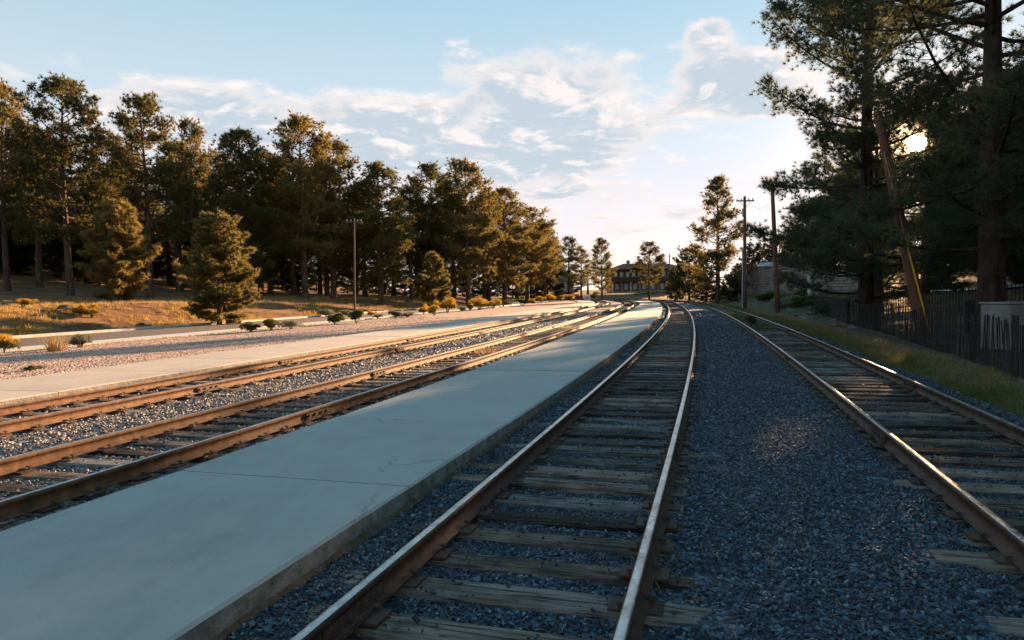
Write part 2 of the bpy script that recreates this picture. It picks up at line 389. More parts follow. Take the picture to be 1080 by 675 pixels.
def grid(name, xs, ys, zf, mat, lift=0.):
    XX, YY = np.meshgrid(xs, ys); Z = zf(XX, YY) + lift
    V = np.stack([XX, YY, Z], -1).reshape(-1, 3); nx, ny = len(xs), len(ys)
    i = np.arange(nx * ny).reshape(ny, nx)
    F = np.stack([i[:-1, :-1], i[:-1, 1:], i[1:, 1:], i[1:, :-1]], -1).reshape(-1, 4)
    return tri_mesh(name, V, F, [mat], smooth=True)
gx = np.concatenate([[-900, -500, -300, -200, -150, -120, -100], np.arange(-90, 80, .9), [85, 95, 110, 140, 200, 300, 500, 900]])
gy = np.concatenate([[-200, -100, -60, -40], np.arange(-30, 70, .9), np.arange(70, 180, 1.8), [190, 205, 225, 260, 320, 420, 600, 1000]])
tag(obj('ground', grid('ground', gx, gy, ground_z, 'soil')), kind='structure')

def strip(name, k0, a0, k1, a1, mat, n, zf, y0=-8, y1=YMAX, ys=YS):
    ys = ys[(ys >= y0) & (ys <= y1)]; V = []
    for Y in ys:
        ax, ay = off(k0, Y, a0); bx, by = off(k1, Y, a1)
        for j in range(n + 1):
            t = j / n; V.append((ax + (bx - ax) * t, ay + (by - ay) * t, 0))
    V = np.array(V); V[:, 2] = zf(V[:, 0], V[:, 1])
    i = np.arange(len(V)).reshape(len(ys), n + 1)
    F = np.stack([i[:-1, :-1], i[:-1, 1:], i[1:, 1:], i[1:, :-1]], -1).reshape(-1, 4)
    return tag(obj(name, tri_mesh(name, V, F, [mat], smooth=True)), kind='structure')
BARE = [gp(767, 620), gp(755, 660), gp(750, 478), gp(752, 492), gp(905, 497), gp(925, 510), gp(1000, 585), gp(1050, 655), gp(800, 384)]
def bare(X, Y):
    b = 0.
    for x, y in BARE: b = np.maximum(b, 1 - ss((np.hypot(X - x, Y - y) - .25) / .25))
    return b
def bed_z(tracks, field=None):
    """ballast: level with the tie tops outside the rails, a little lower between them"""
    def f(X, Y):
        z = -.015 + .018 * rough_noise(X, Y, 1.6)
        for k in tracks:
            d = offset_of(k, X, Y); z = z - .036 * (1 - ss((np.abs(d) - .8) / .35)) + .022 * (ss((d - .85) / .3) if k == 'main' else ss((-d - .85) / .3) if k == 'right' else 0) * (np.abs(d) < 3.2)
        return z - .035 * bare(X, Y)
    return f
bed_main = bed_z(('main', 'right')); bed_left = bed_z(('near', 'far'))
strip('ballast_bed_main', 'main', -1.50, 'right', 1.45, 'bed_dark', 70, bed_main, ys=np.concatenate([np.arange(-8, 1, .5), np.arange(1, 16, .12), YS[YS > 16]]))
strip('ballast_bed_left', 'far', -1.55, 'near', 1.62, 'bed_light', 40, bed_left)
flatz = lambda z, a=.0: (lambda X, Y: z + a * rough_noise(X, Y, .5))
strip('gravel_verge', 'far', -13.2, 'far', -4.35, 'pink_gravel', 24, flatz(.07, .03))
strip('road_lane', 'far', -17.2, 'far', -14.6, 'lane_concrete', 6, flatz(-.035))
strip('road', 'far', -23.6, 'far', -17.2, 'asphalt', 8, flatz(-.04))
def sweep(k, prof, ys, mi_of=None):
    """closed profile [(offset, z)] swept along track k"""
    n = len(prof); V = []
    for Y in ys:
        for d, z in prof:
            x, y = off(k, Y, d); V.append((x, y, z))
    i = np.arange(len(V)).reshape(len(ys), n); j = np.roll(i, -1, 1)
    F = np.stack([i[:-1], i[1:], j[1:], j[:-1]], -1).reshape(-1, 4)
    mi = np.tile(np.arange(n), len(ys) - 1)
    return np.array(V), F, (np.array([mi_of(q) for q in range(n)])[mi] if mi_of else None)
for nm, a, b_, z in (('kerb', -24.35, -23.62, .10), ('kerb_near', -14.58, -14.38, .06)):
    V, F, _ = sweep('far', [(a, -.3), (a, z - .02), (a + .02, z), (b_ - .02, z), (b_, z - .02), (b_, -.3)], YS)
    o = obj('kerb', tri_mesh('kerb', V, F, ['curb_concrete'])); tag(o, kind='structure')

# ------------------------------------------------------------------ platforms, slab by slab
def slabs(parent, k0, a0, k1, a1, joints, mat, z=.155, jog=.004):
    for i in range(len(joints) - 1):
        y0, y1 = joints[i] + .007, joints[i + 1] - .007
        m_ = max(2, int((y1 - y0) / .6) + 1); ys = np.linspace(y0, y1, m_); dz = random.uniform(-jog, jog)
        V, F, mi = [], [], []
        for j, Y in enumerate(ys):
            bx, by = (float(q) for q in off(k1, Y, a1)); s1 = float(slope(k1, Y)); nn_ = math.sqrt(1 + s1 * s1); wq = 1.5
            for _ in range(6):
                ax, ay = bx - wq / nn_, by + wq * s1 / nn_; wq += float(offset_of(k0, ax, ay)) - a0
            ux, uy = bx - ax, by - ay; L = math.hypot(ux, uy); ux /= L; uy /= L
            ins = .014 if j in (0, m_ - 1) else 0
            for (t, zz) in ((.03, -.26), (0, -.02), (0, z - .022), (.02, z), (L - .02, z), (L, z - .022), (L, -.02), (L - .03, -.26)):
                V.append((ax + ux * t, ay + uy * t, zz + dz - (ins * .35 if zz == z else 0)))
        n = 8
        for j in range(m_ - 1):
            for q in range(n):
                a, b_, c, d = j * n + q, j * n + (q + 1) % n, (j + 1) * n + (q + 1) % n, (j + 1) * n + q
                F.append((a, d, c, b_)); mi.append(0 if q in (2, 3, 4) else 1)
        F.append(tuple(range(n))); F.append(tuple(range((m_ - 1) * n, m_ * n))[::-1]); mi += [1, 1]
        B = MB(); B.v = V; B.f = F; B.mi = mi
        B.build('slab', (mat, 'concrete_edge'), parent)
random.seed(3)
J0 = [gp(425.5, 513, .155)[1], gp(529, 446.4, .155)[1], gp(582, 412, .155)[1]]
sp = (J0[2] - J0[0]) / 2
js = [J0[0] - .38 + sp * i for i in range(-4, 3)]
while js[-1] < 120: js.append(js[-1] + sp)
P1 = tag(obj('platform', None), kind='structure')
slabs(P1, 'near', 1.45, 'main', -1.38, js, 'concrete')
gl = np.random.default_rng(3); V = []; ysl = np.arange(-6, 60, .18)
for Y in ysl:
    w_ = .035 + .05 * gl.random(); zz_ = -.01 + .025 * gl.random()
    for d, z in ((-1.39, zz_ + .02), (-1.38 + w_ * .6, zz_), (-1.38 + w_, -.06)):
        x, y = off('main', Y, d); V.append((x, y, z))
i = np.arange(len(V)).reshape(-1, 3); F = np.concatenate([np.stack([i[:-1, j], i[1:, j], i[1:, j + 1], i[:-1, j + 1]], -1) for j in (0, 1)])
tag(obj('earth_ledge', tri_mesh('earth_ledge', V, F, ['soil_rust'])), kind='structure')
js2 = list(np.arange(-6, 150, 3.05))
P2 = tag(obj('platform_left', None), kind='structure')
slabs(P2, 'far', -4.40, 'far', -1.42, js2, 'concrete_old')

# ------------------------------------------------------------------ tracks
RT = .17
prof = [(-.070, .014), (-.070, .022), (-.012, .036), (-.009, .118), (-.034, .128), (-.036, .158), (-.027, .168), (-.012, .1705), (.012, .1705), (.027, .168), (.036, .158), (.034, .128), (.009, .118), (.012, .036), (.070, .022), (.070, .014)]
def tie_mesh(seed):
    rr = random.Random(seed); L, Wd = 2.58, .23; B = MB(); n = 7
    top = []
    for i in range(n):
        x = -L / 2 + L * i / (n - 1); w0 = Wd / 2 * rr.uniform(.93, 1.04)
        e = .012 if i in (0, n - 1) else 0
        top.append([(x, -w0 + .012, rr.uniform(-.008, .0) - e), (x, -w0, -.02 - e), (x, -w0, -.17), (x, w0, -.17), (x, w0, -.02 - e), (x, w0 - .012, rr.uniform(-.008, .0) - e), (x, rr.uniform(-.02, .02), rr.uniform(-.006, .003) - e)])
    V = [q for r in top for q in r]; F = []
    for i in range(n - 1):
        for k in range(7): F.append((i * 7 + k, i * 7 + (k + 1) % 7, (i + 1) * 7 + (k + 1) % 7, (i + 1) * 7 + k))
    F += [tuple(range(7))[::-1], tuple(range((n - 1) * 7, n * 7))]
    return B.add(V, F).mesh('tie', 'tie_wood')
TIES = [tie_mesh(i) for i in range(7)]
pb = MB(); pb.box((0, 0, .004), (.31, .18, .016))
for sxx in (-.09, .09):
    for syy in (-.06, .06):
        if sxx * syy > 0: pb.box((sxx, syy, .022), (.016, .016, .03)); pb.box((sxx - math.copysign(.010, sxx), syy, .042), (.045, .03, .012))
PLATE = pb.mesh('tie_plate', 'plate_rust')
def joint_bar():
    B = MB()
    for sgn in (-1, 1):
        B.box((sgn * .026, 0, .078), (.024, .62, .075)); B.box((sgn * .045, 0, .040), (.05, .62, .012))
        for q in (-.24, -.09, .09, .24): B.box((sgn * .045, q, .08), (.022, .034, .034))
    return B.mesh('joint_bar', 'plate_rust')
JB = joint_bar()
def track(k, label, spacing, y0, yn, y1, joints, seed):
    T = thing('railway_track', label, 'railway track', group='railway tracks')
    for sgn in (-1, 1):
        V, F, mi = sweep(k, [(d + sgn * .7525, z) for d, z in prof], YS, lambda q: 1 if 6 <= q <= 8 else 0)
        obj('rail', tri_mesh('rail', V, F, ['rust_shaded' if k in ('main', 'right') else 'rust', 'steel'], mi, smooth=False), T)
    rr = random.Random(seed); Y = y0; far = []
    st = []
    while Y < y1:
        st.append(Y); Y += spacing * rr.uniform(.93, 1.07) / math.sqrt(1 + float(slope(k, Y)) ** 2)
    n_ties = 0
    for Y in st:
        s = float(slope(k, Y)); rz = -math.atan(s) + rr.gauss(0, .012); sh = rr.gauss(0, .035)
        x, y = off(k, Y, sh); z = -.004 + rr.gauss(0, .006)
        if Y < yn and n_ties < 290:
            t = obj('tie', rr.choice(TIES), T, (float(x), float(y), z)); t.rotation_euler = (rr.gauss(0, .008), rr.gauss(0, .003), rz)
            n_ties += 1
            if Y < 34:
                for sgn in (-1, 1):
                    pl = obj('tie_plate', PLATE, t, (sgn * .7525 - sh, 0, -z)); pl.rotation_euler = (0, 0, 0 if sgn > 0 else math.pi)
        else: far.append((float(x), float(y), z, rz))
    if far:
        B = MB()
        for x, y, z, rz in far: B.box((x, y, z - .085), (2.58, .23, .17), rz)
        tag(B.build('far_ties', 'tie_wood', T), kind='stuff')
    for sgn, Y in joints:
        x, y = off(k, Y, sgn * .7525); j = obj('joint_bar', JB, T, (float(x), float(y), 0)); j.rotation_euler = (0, 0, -math.atan(float(slope(k, Y))))
    return T
jy = lambda x, y: gp(x, y, .12)[1]
track('main', 'shaded railway track directly right of the wide concrete platform', .485, -1.0, 75, 168,
      [(-1, jy(345, 655)), (1, jy(712, 462)), (-1, jy(684, 364)), (1, jy(733, 362)), (1, 46.), (-1, 42.)], 1)
track('right', 'rightmost railway track running beside the grass strip and picket fence', .49, -1.0, 75, 168,
      [(-1, jy(925, 458)), (1, jy(944, 402)), (-1, jy(829, 377)), (1, 29.)], 2)
track('near', 'lit railway track directly left of the wide concrete platform', .50, -1.0, 60, 168,
      [(1, jy(350, 430)), (-1, jy(410, 392)), (1, jy(598, 352)), (-1, jy(587, 344)), (-1, 50.)], 3)
track('far', 'leftmost railway track beside the narrow far platform and pink gravel', .50, -1.0, 60, 168,
      [(1, jy(238, 405)), (-1, jy(320, 380)), (1, jy(440, 366)), (-1, jy(455, 357)), (1, jy(525, 349))], 4)

# ------------------------------------------------------------------ ballast stones (scattered real stones)
def stone(seed, sq=.7):
    rr = random.Random(seed); bm = bmesh.new()
    for i in range(11):
        v = Vector((rr.gauss(0, 1), rr.gauss(0, 1), rr.gauss(0, 1))).normalized() * rr.uniform(.75, 1.1); v.z *= sq; v.x *= rr.uniform(.9, 1.25)
        bm.verts.new(v * .5)
    r = bmesh.ops.convex_hull(bm, input=bm.verts)
    bmesh.ops.delete(bm, geom=[g for g in r['geom_interior'] if isinstance(g, bmesh.types.BMVert)], context='VERTS')
    me = bpy.data.meshes.new('stone'); bm.to_mesh(me); bm.free(); return me
def stone_collection(name, mat):
    c = bpy.data.collections.new(name)
    for i in range(8):
        me = stone(i * 7 + len(name)); me.materials.append(MATS[mat])
        c.objects.link(bpy.data.objects.new('stone_source', me))
    return c
def scatter(name, pts, sc, coll, label, cat):
    me = bpy.data.meshes.new(name); pts = np.asarray(pts, np.float32)
    me.vertices.add(len(pts)); me.vertices.foreach_set('co', pts.ravel())
    a = me.attributes.new('size', 'FLOAT', 'POINT'); a.data.foreach_set('value', np.asarray(sc, np.float32))
    o = obj(name, me)
    ng = bpy.data.node_groups.new(name, 'GeometryNodeTree')
    ng.interface.new_socket('Geometry', in_out='INPUT', socket_type='NodeSocketGeometry'); ng.interface.new_socket('Geometry', in_out='OUTPUT', socket_type='NodeSocketGeometry')
    gi, go = ng.nodes.new('NodeGroupInput'), ng.nodes.new('NodeGroupOutput')
    ip = ng.nodes.new('GeometryNodeInstanceOnPoints'); ci = ng.nodes.new('GeometryNodeCollectionInfo')
    ci.inputs['Collection'].default_value = coll; ci.inputs['Separate Children'].default_value = True; ci.inputs['Reset Children'].default_value = True
    rv = ng.nodes.new('FunctionNodeRandomValue'); rv.data_type = 'FLOAT_VECTOR'
    rv.inputs[0].default_value = (0, 0, 0); rv.inputs[1].default_value = (.9, .9, 6.283)
    na = ng.nodes.new('GeometryNodeInputNamedAttribute'); na.data_type = 'FLOAT'; na.inputs[0].default_value = 'size'
    L = ng.links.new
    L(gi.outputs[0], ip.inputs['Points']); L(ci.outputs[0], ip.inputs['Instance']); ip.inputs['Pick Instance'].default_value = True
    L(rv.outputs[0], ip.inputs['Rotation']); L(na.outputs[0], ip.inputs['Scale']); L(ip.outputs[0], go.inputs[0])
    md = o.modifiers.new('scatter', 'NODES'); md.node_group = ng
    return tag(o, label, cat, kind='stuff')
CD, CL = stone_collection('stones_dark', 'stone_dark'), stone_collection('stones_light', 'stone_light')
CP = stone_collection('stones_pink_gravel', 'stone_pink')
def bed_points(k0, a0, k1, a1, zones, zf, tracks, seed, mound=None):
    g = np.random.default_rng(seed); P, Z = [], []
    for y0, y1, dn, s0, s1 in zones:
        wd = float(off(k1, (y0 + y1) / 2, a1)[0] - off(k0, (y0 + y1) / 2, a0)[0]); n = int(dn * wd * (y1 - y0))
        Y = g.uniform(y0, y1, n); t = g.random(n)
        ax, ay = off(k0, Y, a0); bx, by = off(k1, Y, a1)
        X = ax + (bx - ax) * t; Yy = ay + (by - ay) * t; s = g.uniform(s0, s1, n) * np.where(g.random(n) < .06, 1.5, 1.)
        keep = np.ones(n, bool); z = zf(X, Yy) + s * .18
        for k in tracks:
            d = offset_of(k, X, Yy); ad = np.abs(d); sx_ = TIEST[k]
            near_rail = np.abs(ad - .7525) < .085; keep &= ~near_rail
            # stones lying right on a tie are rare inside the track
            u = Yy + d * slope(k, Yy) / np.sqrt(1 + slope(k, Yy) ** 2)
            i = np.clip(np.searchsorted(sx_, u), 1, len(sx_) - 1); dd = np.minimum(np.abs(u - sx_[i - 1]), np.abs(sx_[i] - u))
            on = (dd < .125) & (ad < 1.31); inside = ad < 1.0
            keep &= ~(on & (g.random(n) > np.where(ad < .95, .05, cover[k]) * (1 - .95 * bare(X, Yy))))
            z = np.where(on & inside, np.maximum(z, s * .2), z)
        P.append(np.stack([X, Yy, z], -1)[keep]); Z.append(s[keep])
    return np.concatenate(P), np.concatenate(Z)
TIEST = {}
for T in [o for o in bpy.data.objects if o.name.startswith('railway_track')]: pass
def tie_stations(k, spacing, y0, y1, seed):
    rr = random.Random(seed); Y = y0; st = []
    while Y < y1: st.append(Y); Y += spacing * rr.uniform(.93, 1.07) / math.sqrt(1 + float(slope(k, Y)) ** 2)
    return np.array(st)
for k, spc, sd_ in (('main', .485, 1), ('right', .49, 2), ('near', .50, 3), ('far', .50, 4)): TIEST[k] = tie_stations(k, spc, -1.0, 168, sd_)
cover = {'main': .85, 'right': .85, 'near': .35, 'far': .3}
P, Z = bed_points('main', -1.36, 'right', 1.42, ((1.5, 9, 1700, .015, .036), (9, 18, 620, .024, .046), (18, 36, 150, .04, .07), (36, 60, 40, .05, .09)), bed_main, ('main', 'right'), 5)
dr = np.minimum(np.abs(np.abs(offset_of('main', P[:, 0], P[:, 1])) - .7525), np.abs(np.abs(offset_of('right', P[:, 0], P[:, 1])) - .7525))
ru = np.random.default_rng(2).random(len(P)) < .55 * np.exp(-(dr / .16) ** 2) + .015
CR = stone_collection('stones_rusty_ones', 'stone_rusty')
scatter('rusty_stones', P[ru], Z[ru], CR, 'rust stained brown stones along the rails of the two right tracks', 'ballast')
P, Z = P[~ru], Z[~ru]
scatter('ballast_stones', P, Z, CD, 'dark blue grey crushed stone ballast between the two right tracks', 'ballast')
P, Z = bed_points('far', -1.38, 'near', 1.40, ((3, 16, 420, .03, .06), (16, 34, 170, .04, .075), (34, 60, 40, .06, .10)), bed_left, ('near', 'far'), 6)
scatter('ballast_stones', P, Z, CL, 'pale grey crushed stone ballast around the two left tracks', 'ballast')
g = np.random.default_rng(12); n = 16000; Y = 12 + 40 * g.random(n) ** 1.5; d = g.uniform(-13., -4.5, n); X, Yy = off('far', Y, d)
sz_ = g.uniform(.025, .06, n); P = np.stack([X, Yy, .07 + .03 * rough_noise(X, Yy, .5) + sz_ * .1], -1)
scatter('gravel_stones', P, sz_, CP, 'loose pinkish gravel stones on the verge left of the far platform', 'gravel')

# ------------------------------------------------------------------ grass and shrubs
def blades(n, cx_, h, w_, lean, g, spread=0.):
    """n thin triangles rooted around the given centres (N,3)"""
    N_ = len(cx_); base = np.repeat(cx_, n, 0); M_ = N_ * n
    a = g.random(M_) * 6.283; hh = np.repeat(np.asarray(h), n) * g.uniform(.5, 1.1, M_) if np.ndim(h) else h * g.uniform(.5, 1.1, M_)
    r = spread * np.sqrt(g.random(M_)); base = base + np.stack([np.cos(a) * r, np.sin(a) * r, np.zeros(M_)], -1)
    ln = lean * g.random(M_); b = g.random(M_) * 6.283
    tip = base + np.stack([np.cos(a) * ln * hh, np.sin(a) * ln * hh, hh], -1)
    wv = np.stack([np.cos(b), np.sin(b), np.zeros(M_)], -1) * w_
    V = np.stack([base - wv, base + wv, tip], 1).reshape(-1, 3)
    return V, np.arange(len(V)).reshape(-1, 3)
g = np.random.default_rng(21)
n = 2600; Y = 2.2 + 22 * g.random(n) ** 1.7; d = g.uniform(-1.3, 5.6, n); X, Yy = off('main', Y, d); a = g.random(n) * 6.283; l_ = g.uniform(.02, .075, n) * np.where(g.random(n) < .06, 2.2, 1); u = np.stack([np.cos(a), np.sin(a), g.normal(0, .12, n)], -1) * l_[:, None]; v_ = np.stack([-np.sin(a), np.cos(a), np.zeros(n)], -1) * .0035
c_ = np.stack([X, Yy, bed_main(X, Yy) + .026], -1); V = np.stack([c_ - u - v_, c_ - u + v_, c_ + u], 1).reshape(-1, 3)
tag(obj('litter', tri_mesh('litter', V, np.arange(len(V)).reshape(-1, 3), ['dry_grass'])), 'dry needles and straw scattered over the dark ballast', 'litter', kind='stuff')
# grass strip right of the right track
n = 30000; Y = 5 + 75 * g.random(n) ** 1.6; d = 1.22 + .75 * np.abs(g.normal(0, .75, n)); X, Yy = off('right', Y, d)
keep = (d < 3.4) & ((rough_noise(X, Yy, .9) > .0) | (g.random(n) < .22)); X, Yy = X[keep], Yy[keep]
V, F = blades(9, np.stack([X, Yy, ground_z(X, Yy)], -1), .13, .006, .9, g, .10)
tag(obj('grass', tri_mesh('grass', V, F, ['green_grass'])), 'low green grass strip between the right track and the fence', 'grass', kind='stuff')
n = 5000; Y = 5 + 60 * g.random(n) ** 1.6; d = 1.3 + 1.9 * g.random(n); X, Yy = off('right', Y, d)
V, F = blades(7, np.stack([X, Yy, ground_z(X, Yy)], -1), .12, .005, 1.2, g, .12)
tag(obj('dry_grass', tri_mesh('dry_grass', V, F, ['dry_grass'])), 'thin straw grass mixed into the green strip by the fence', 'grass', kind='stuff')
# grass creeping into the right track further away
n = 900; Y = g.uniform(30, 55, n); d = g.normal(.1, .35, n); X, Yy = off('right', Y, d)
V, F = blades(9, np.stack([X, Yy, np.full(n, -.03)], -1), .10, .008, .9, g, .12)
tag(obj('grass', tri_mesh('grass', V, F, ['green_grass'])), 'sparse green weeds growing between the rails of the rightmost track', 'weeds', kind='stuff')
# dry grass on the bank
n = 20000; Y = 26 + 120 * g.random(n) ** 1.3; d = -(24.6 + 22 * g.random(n) ** 1.3); X, Yy = off('far', Y, d)
keep = rough_noise(X + 31, Yy, .5) > -.15; X, Yy = X[keep], Yy[keep]
V, F = blades(8, np.stack([X, Yy, ground_z(X, Yy) - .02], -1), g.uniform(.12, .38, len(X)), .016, .6, g, .16)
tag(obj('dry_grass', tri_mesh('dry_grass', V, F, ['dry_grass'])), 'dry tan grass covering the bank below the left pines', 'grass', kind='stuff')
n = 2600; Y = 26 + 110 * g.random(n) ** 1.3; d = -(24.6 + 14 * g.random(n) ** 1.5); X, Yy = off('far', Y, d)
keep = rough_noise(X + 11, Yy + 40, .45) > .25; X, Yy = X[keep], Yy[keep]
V, F = blades(14, np.stack([X, Yy, ground_z(X, Yy) - .02], -1), g.uniform(.2, .45, len(X)), .018, .7, g, .25)
tag(obj('yellow_grass', tri_mesh('yellow_grass', V, F, ['yellow_grass'])), 'patches of golden yellow grass on the sunlit bank', 'grass', kind='stuff')
# verge between road and gravel
n = 2500; Y = 18 + 70 * g.random(n) ** 1.2; d = g.uniform(-14.3, -13.0, n); X, Yy = off('far', Y, d)
V, F = blades(8, np.stack([X, Yy, np.full(n, -.12)], -1), .22, .014, .6, g, .2)
tag(obj('verge_weeds', tri_mesh('verge_weeds', V, F, ['green_shrub'])), 'dark low weeds along the near edge of the road', 'weeds', kind='stuff')
# rank grass and brush on the right bank
n = 5200; Y = 30 + 100 * g.random(n); d = 3.0 + 9 * g.random(n); X, Yy = off('right', Y, d); keep = rough_noise(X, Yy + 9, .6) > -.2
keep &= ~((Y < 50) & (d < 6.5)); X, Yy = X[keep], Yy[keep]
V, F = blades(10, np.stack([X, Yy, ground_z(X, Yy) - .02], -1), g.uniform(.15, .5, len(X)), .02, .8, g, .3)
tag(obj('bank_grass', tri_mesh('bank_grass', V, F, ['sage'])), 'grey green grass and brush on the shaded bank right of the tracks', 'grass', kind='stuff')

def shrub_mesh(name, seed, r, h, n, mat, bw, bl, upright=.6):
    g = np.random.default_rng(seed); nl = 14
    lobes = np.stack([g.normal(0, r * .45, nl), g.normal(0, r * .45, nl), g.uniform(h * .25, h * .68, nl)], -1); lr = g.uniform(.3, .5, nl) * min(r, h)
    k = g.integers(0, nl, n); d = g.normal(0, 1, (n, 3)); d /= np.linalg.norm(d, axis=1)[:, None]; d[:, 2] = np.abs(d[:, 2]) * .9 - .2
    c = lobes[k] + d * (lr[k] * g.uniform(.55, 1.05, n) ** .6)[:, None]; c[:, 2] = np.maximum(c[:, 2], .02)
    ax = d * (1 - upright) + np.array([0, 0, upright]) + g.normal(0, .35, (n, 3)); ax /= np.linalg.norm(ax, axis=1)[:, None]
    wv = np.cross(ax, g.normal(0, 1, (n, 3))); wv /= np.linalg.norm(wv, axis=1)[:, None] + 1e-9
    ll = bl * g.uniform(.6, 1.3, n)[:, None]
    V = np.stack([c - wv * bw - ax * ll * .3, c + wv * bw - ax * ll * .3, c + ax * ll], 1).reshape(-1, 3)
    return tri_mesh(name, V, np.arange(len(V)).reshape(-1, 3), [mat])
def stems(seed, r, h):
    rr = random.Random(seed); B = MB()
    for i in range(9):
        a = rr.uniform(0, 6.28); q = rr.uniform(.2, .6)
        B.tube([(0, 0, -.05), (math.cos(a) * r * q * .5, math.sin(a) * r * q * .5, h * .3), (math.cos(a) * r * q, math.sin(a) * r * q, h * .6)], [.018, .012, .006], 4)
    return B.mesh('stems', 'bark')
SHR = {'rabbitbrush': [shrub_mesh('foliage', 60 + i, .5, .8, 2600, 'rabbitbrush', .012, .10) for i in range(3)],
       'green_shrub': [shrub_mesh('foliage', 70 + i, .5, .75, 2600, 'green_shrub', .014, .09) for i in range(2)],
       'sage': [shrub_mesh('foliage', 80 + i, .5, .7, 2000, 'sage', .012, .10) for i in range(2)]}
STEM = [stems(i, .5, .7) for i in range(2)]
def shrub(x, y, wpx, hpx, kind, label, D=None, zg=None, name='shrub', cat='shrub', group=None):
    if D is None:
        X, Y = gp(x, y, .05 if zg is None else zg); Z = .05 if zg is None else zg
    else:
        X, Y, Z = at(x, y, D)
        Z = float(ground_z(X, Y))
    rr = random.Random(int(x * 7 + y)); t = thing(name, label, cat, (X, Y, Z - .03), group)
    f = obj('foliage', rr.choice(SHR[kind]), t); obj('stems', rr.choice(STEM), t)
    wd, hh = wpx * Y / FPX, hpx * Y / FPX
    t.scale = (wd / 1.05, wd / 1.05, hh / .66); t.rotation_euler = (0, 0, rr.uniform(0, 6.28))
    return t
GV = 'shrubs along the road verge'
for a in ((265, 350.5, 20, 12, 'green_shrub', 'low dark green shrub, left of the dark pair beside the road'),
          (286, 349.5, 21, 14, 'green_shrub', 'round dark green shrub, right of the dark pair beside the road'),
          (307, 347.5, 20, 11, 'sage', 'pale grey green sage touching the dark green pair'),
          (353, 342.5, 19, 13, 'green_shrub', 'small round shrub with yellow crown, left of a separate pair on the verge'),
          (376, 341, 20, 15, 'green_shrub', 'green shrub with straw tips, right of a separate pair on the verge'),
          (398, 335.5, 12, 5, 'sage', 'tiny flat tuft between the separate pair and the yellow row'),
          (417, 335.5, 15, 8, 'green_shrub', 'small olive shrub at the left end of the yellow row'),
          (430, 335, 15, 7, 'sage', 'low pale sage at the left foot of the yellow brush clump'),
          (447, 331.8, 12, 11, 'rabbitbrush', 'leftmost yellow brush of the sunlit clump beside the platform'),
          (458, 333, 15, 11, 'rabbitbrush', 'front round yellow brush of the sunlit clump'),
          (472, 330, 19, 15, 'rabbitbrush', 'tallest yellow brush of the sunlit clump'),
          (487, 328.5, 10, 6, 'sage', 'pale green low bush between two yellow brush clumps'),
          (496, 328, 10, 7, 'green_shrub', 'small olive bush just left of the second yellow clump'),
          (506, 327, 22, 12, 'rabbitbrush', 'wide yellow brush at the left of the second clump'),
          (520, 325.5, 18, 10, 'rabbitbrush', 'yellow brush in the middle of the second clump'),
          (531, 323.5, 13, 8, 'rabbitbrush', 'small yellow brush at the right of the second clump'),
          (551, 322.2, 15, 7, 'green_shrub', 'dark low shrub alone right of the second yellow clump')):
    shrub(*a, group=GV)
for i, (x, y, w_, h_) in enumerate(((562, 321, 9, 6), (571, 319.6, 11, 7), (580, 318.9, 13, 8), (591, 317.6, 10, 6), (600, 317, 12, 6), (609, 316.4, 9, 6), (627, 315.2, 9, 5))):
    shrub(x, y, w_, h_, 'rabbitbrush', ['first', 'second', 'third', 'fourth', 'fifth', 'sixth', 'last'][i] + ' bush from the left in the far row of yellow brush by the white cabinet', group=GV)
shrub(4, 373, 26, 20, 'rabbitbrush', 'olive yellow brush at the left edge beside the road', group=GV)
shrub(85, 367, 26, 16, 'sage', 'grey green sage beside the pale grass tuft near the road', group=GV)
shrub(31, 391.5, 12, 8, 'green_shrub', 'tiny dark weed on the pink gravel', name='weed', cat='weed')
shrub(43, 389.5, 13, 6, 'sage', 'pale dry tuft beside the tiny weed on pink gravel', name='weed', cat='weed')
shrub(792, 345, 13, 13, 'green_shrub', 'dark green weed growing over the left rail of the right track', zg=.0, name='weed', cat='weed')
shrub(78, 378.5, 3, 3, 'sage', 'tiny pale sprig on the pink gravel', name='weed', cat='weed')
for i, (x, y, w_, h_, k, lb) in enumerate(((97, 341, 24, 15, 'rabbitbrush', 'bright yellow brush on the bank, largest there'), (86, 344, 18, 10, 'rabbitbrush', 'low yellow brush left of the bright yellow one on the bank'),
        (70, 345, 16, 9, 'sage', 'pale straw bush on the bank by the kerb'), (26, 347, 18, 9, 'rabbitbrush', 'orange yellow brush near the left edge of the bank'), (150, 333, 14, 7, 'sage', 'grey sage on the shaded part of the bank'),
        (10, 346, 15, 8, 'sage', 'straw coloured bush on the bank at the left edge'), (345, 325, 20, 9, 'sage', 'dry bush on the bank left of the utility pole'), (366, 326, 14, 8, 'sage', 'dry bush on the bank below the utility pole'), (391, 319, 8, 6, 'rabbitbrush', 'small yellow bush on top of the bank right of the utility pole'))):
    shrub(x, y, w_, h_, k, lb, D=46 - i * 0 if x < 200 else 66, name='bank_shrub', group='bushes on the bank')
rr = random.Random(77)
for i in range(34):
    Y = rr.uniform(48, 112); d = rr.uniform(4.2, 10.5); x, y = off('right', Y, d); kd = rr.choice(['sage', 'sage', 'green_shrub']); sc_ = rr.uniform(.8, 2.0)
    t = thing('bank_shrub', 'grey green brush on the shaded bank below the stone wall', 'shrub', (float(x), float(y), float(ground_z(x, y)) - .05), 'brush below the stone wall')
    obj('foliage', rr.choice(SHR[kd]), t); obj('stems', rr.choice(STEM), t); t.scale = (sc_ * 1.2, sc_ * 1.2, sc_); t.rotation_euler = (0, 0, rr.uniform(0, 6))
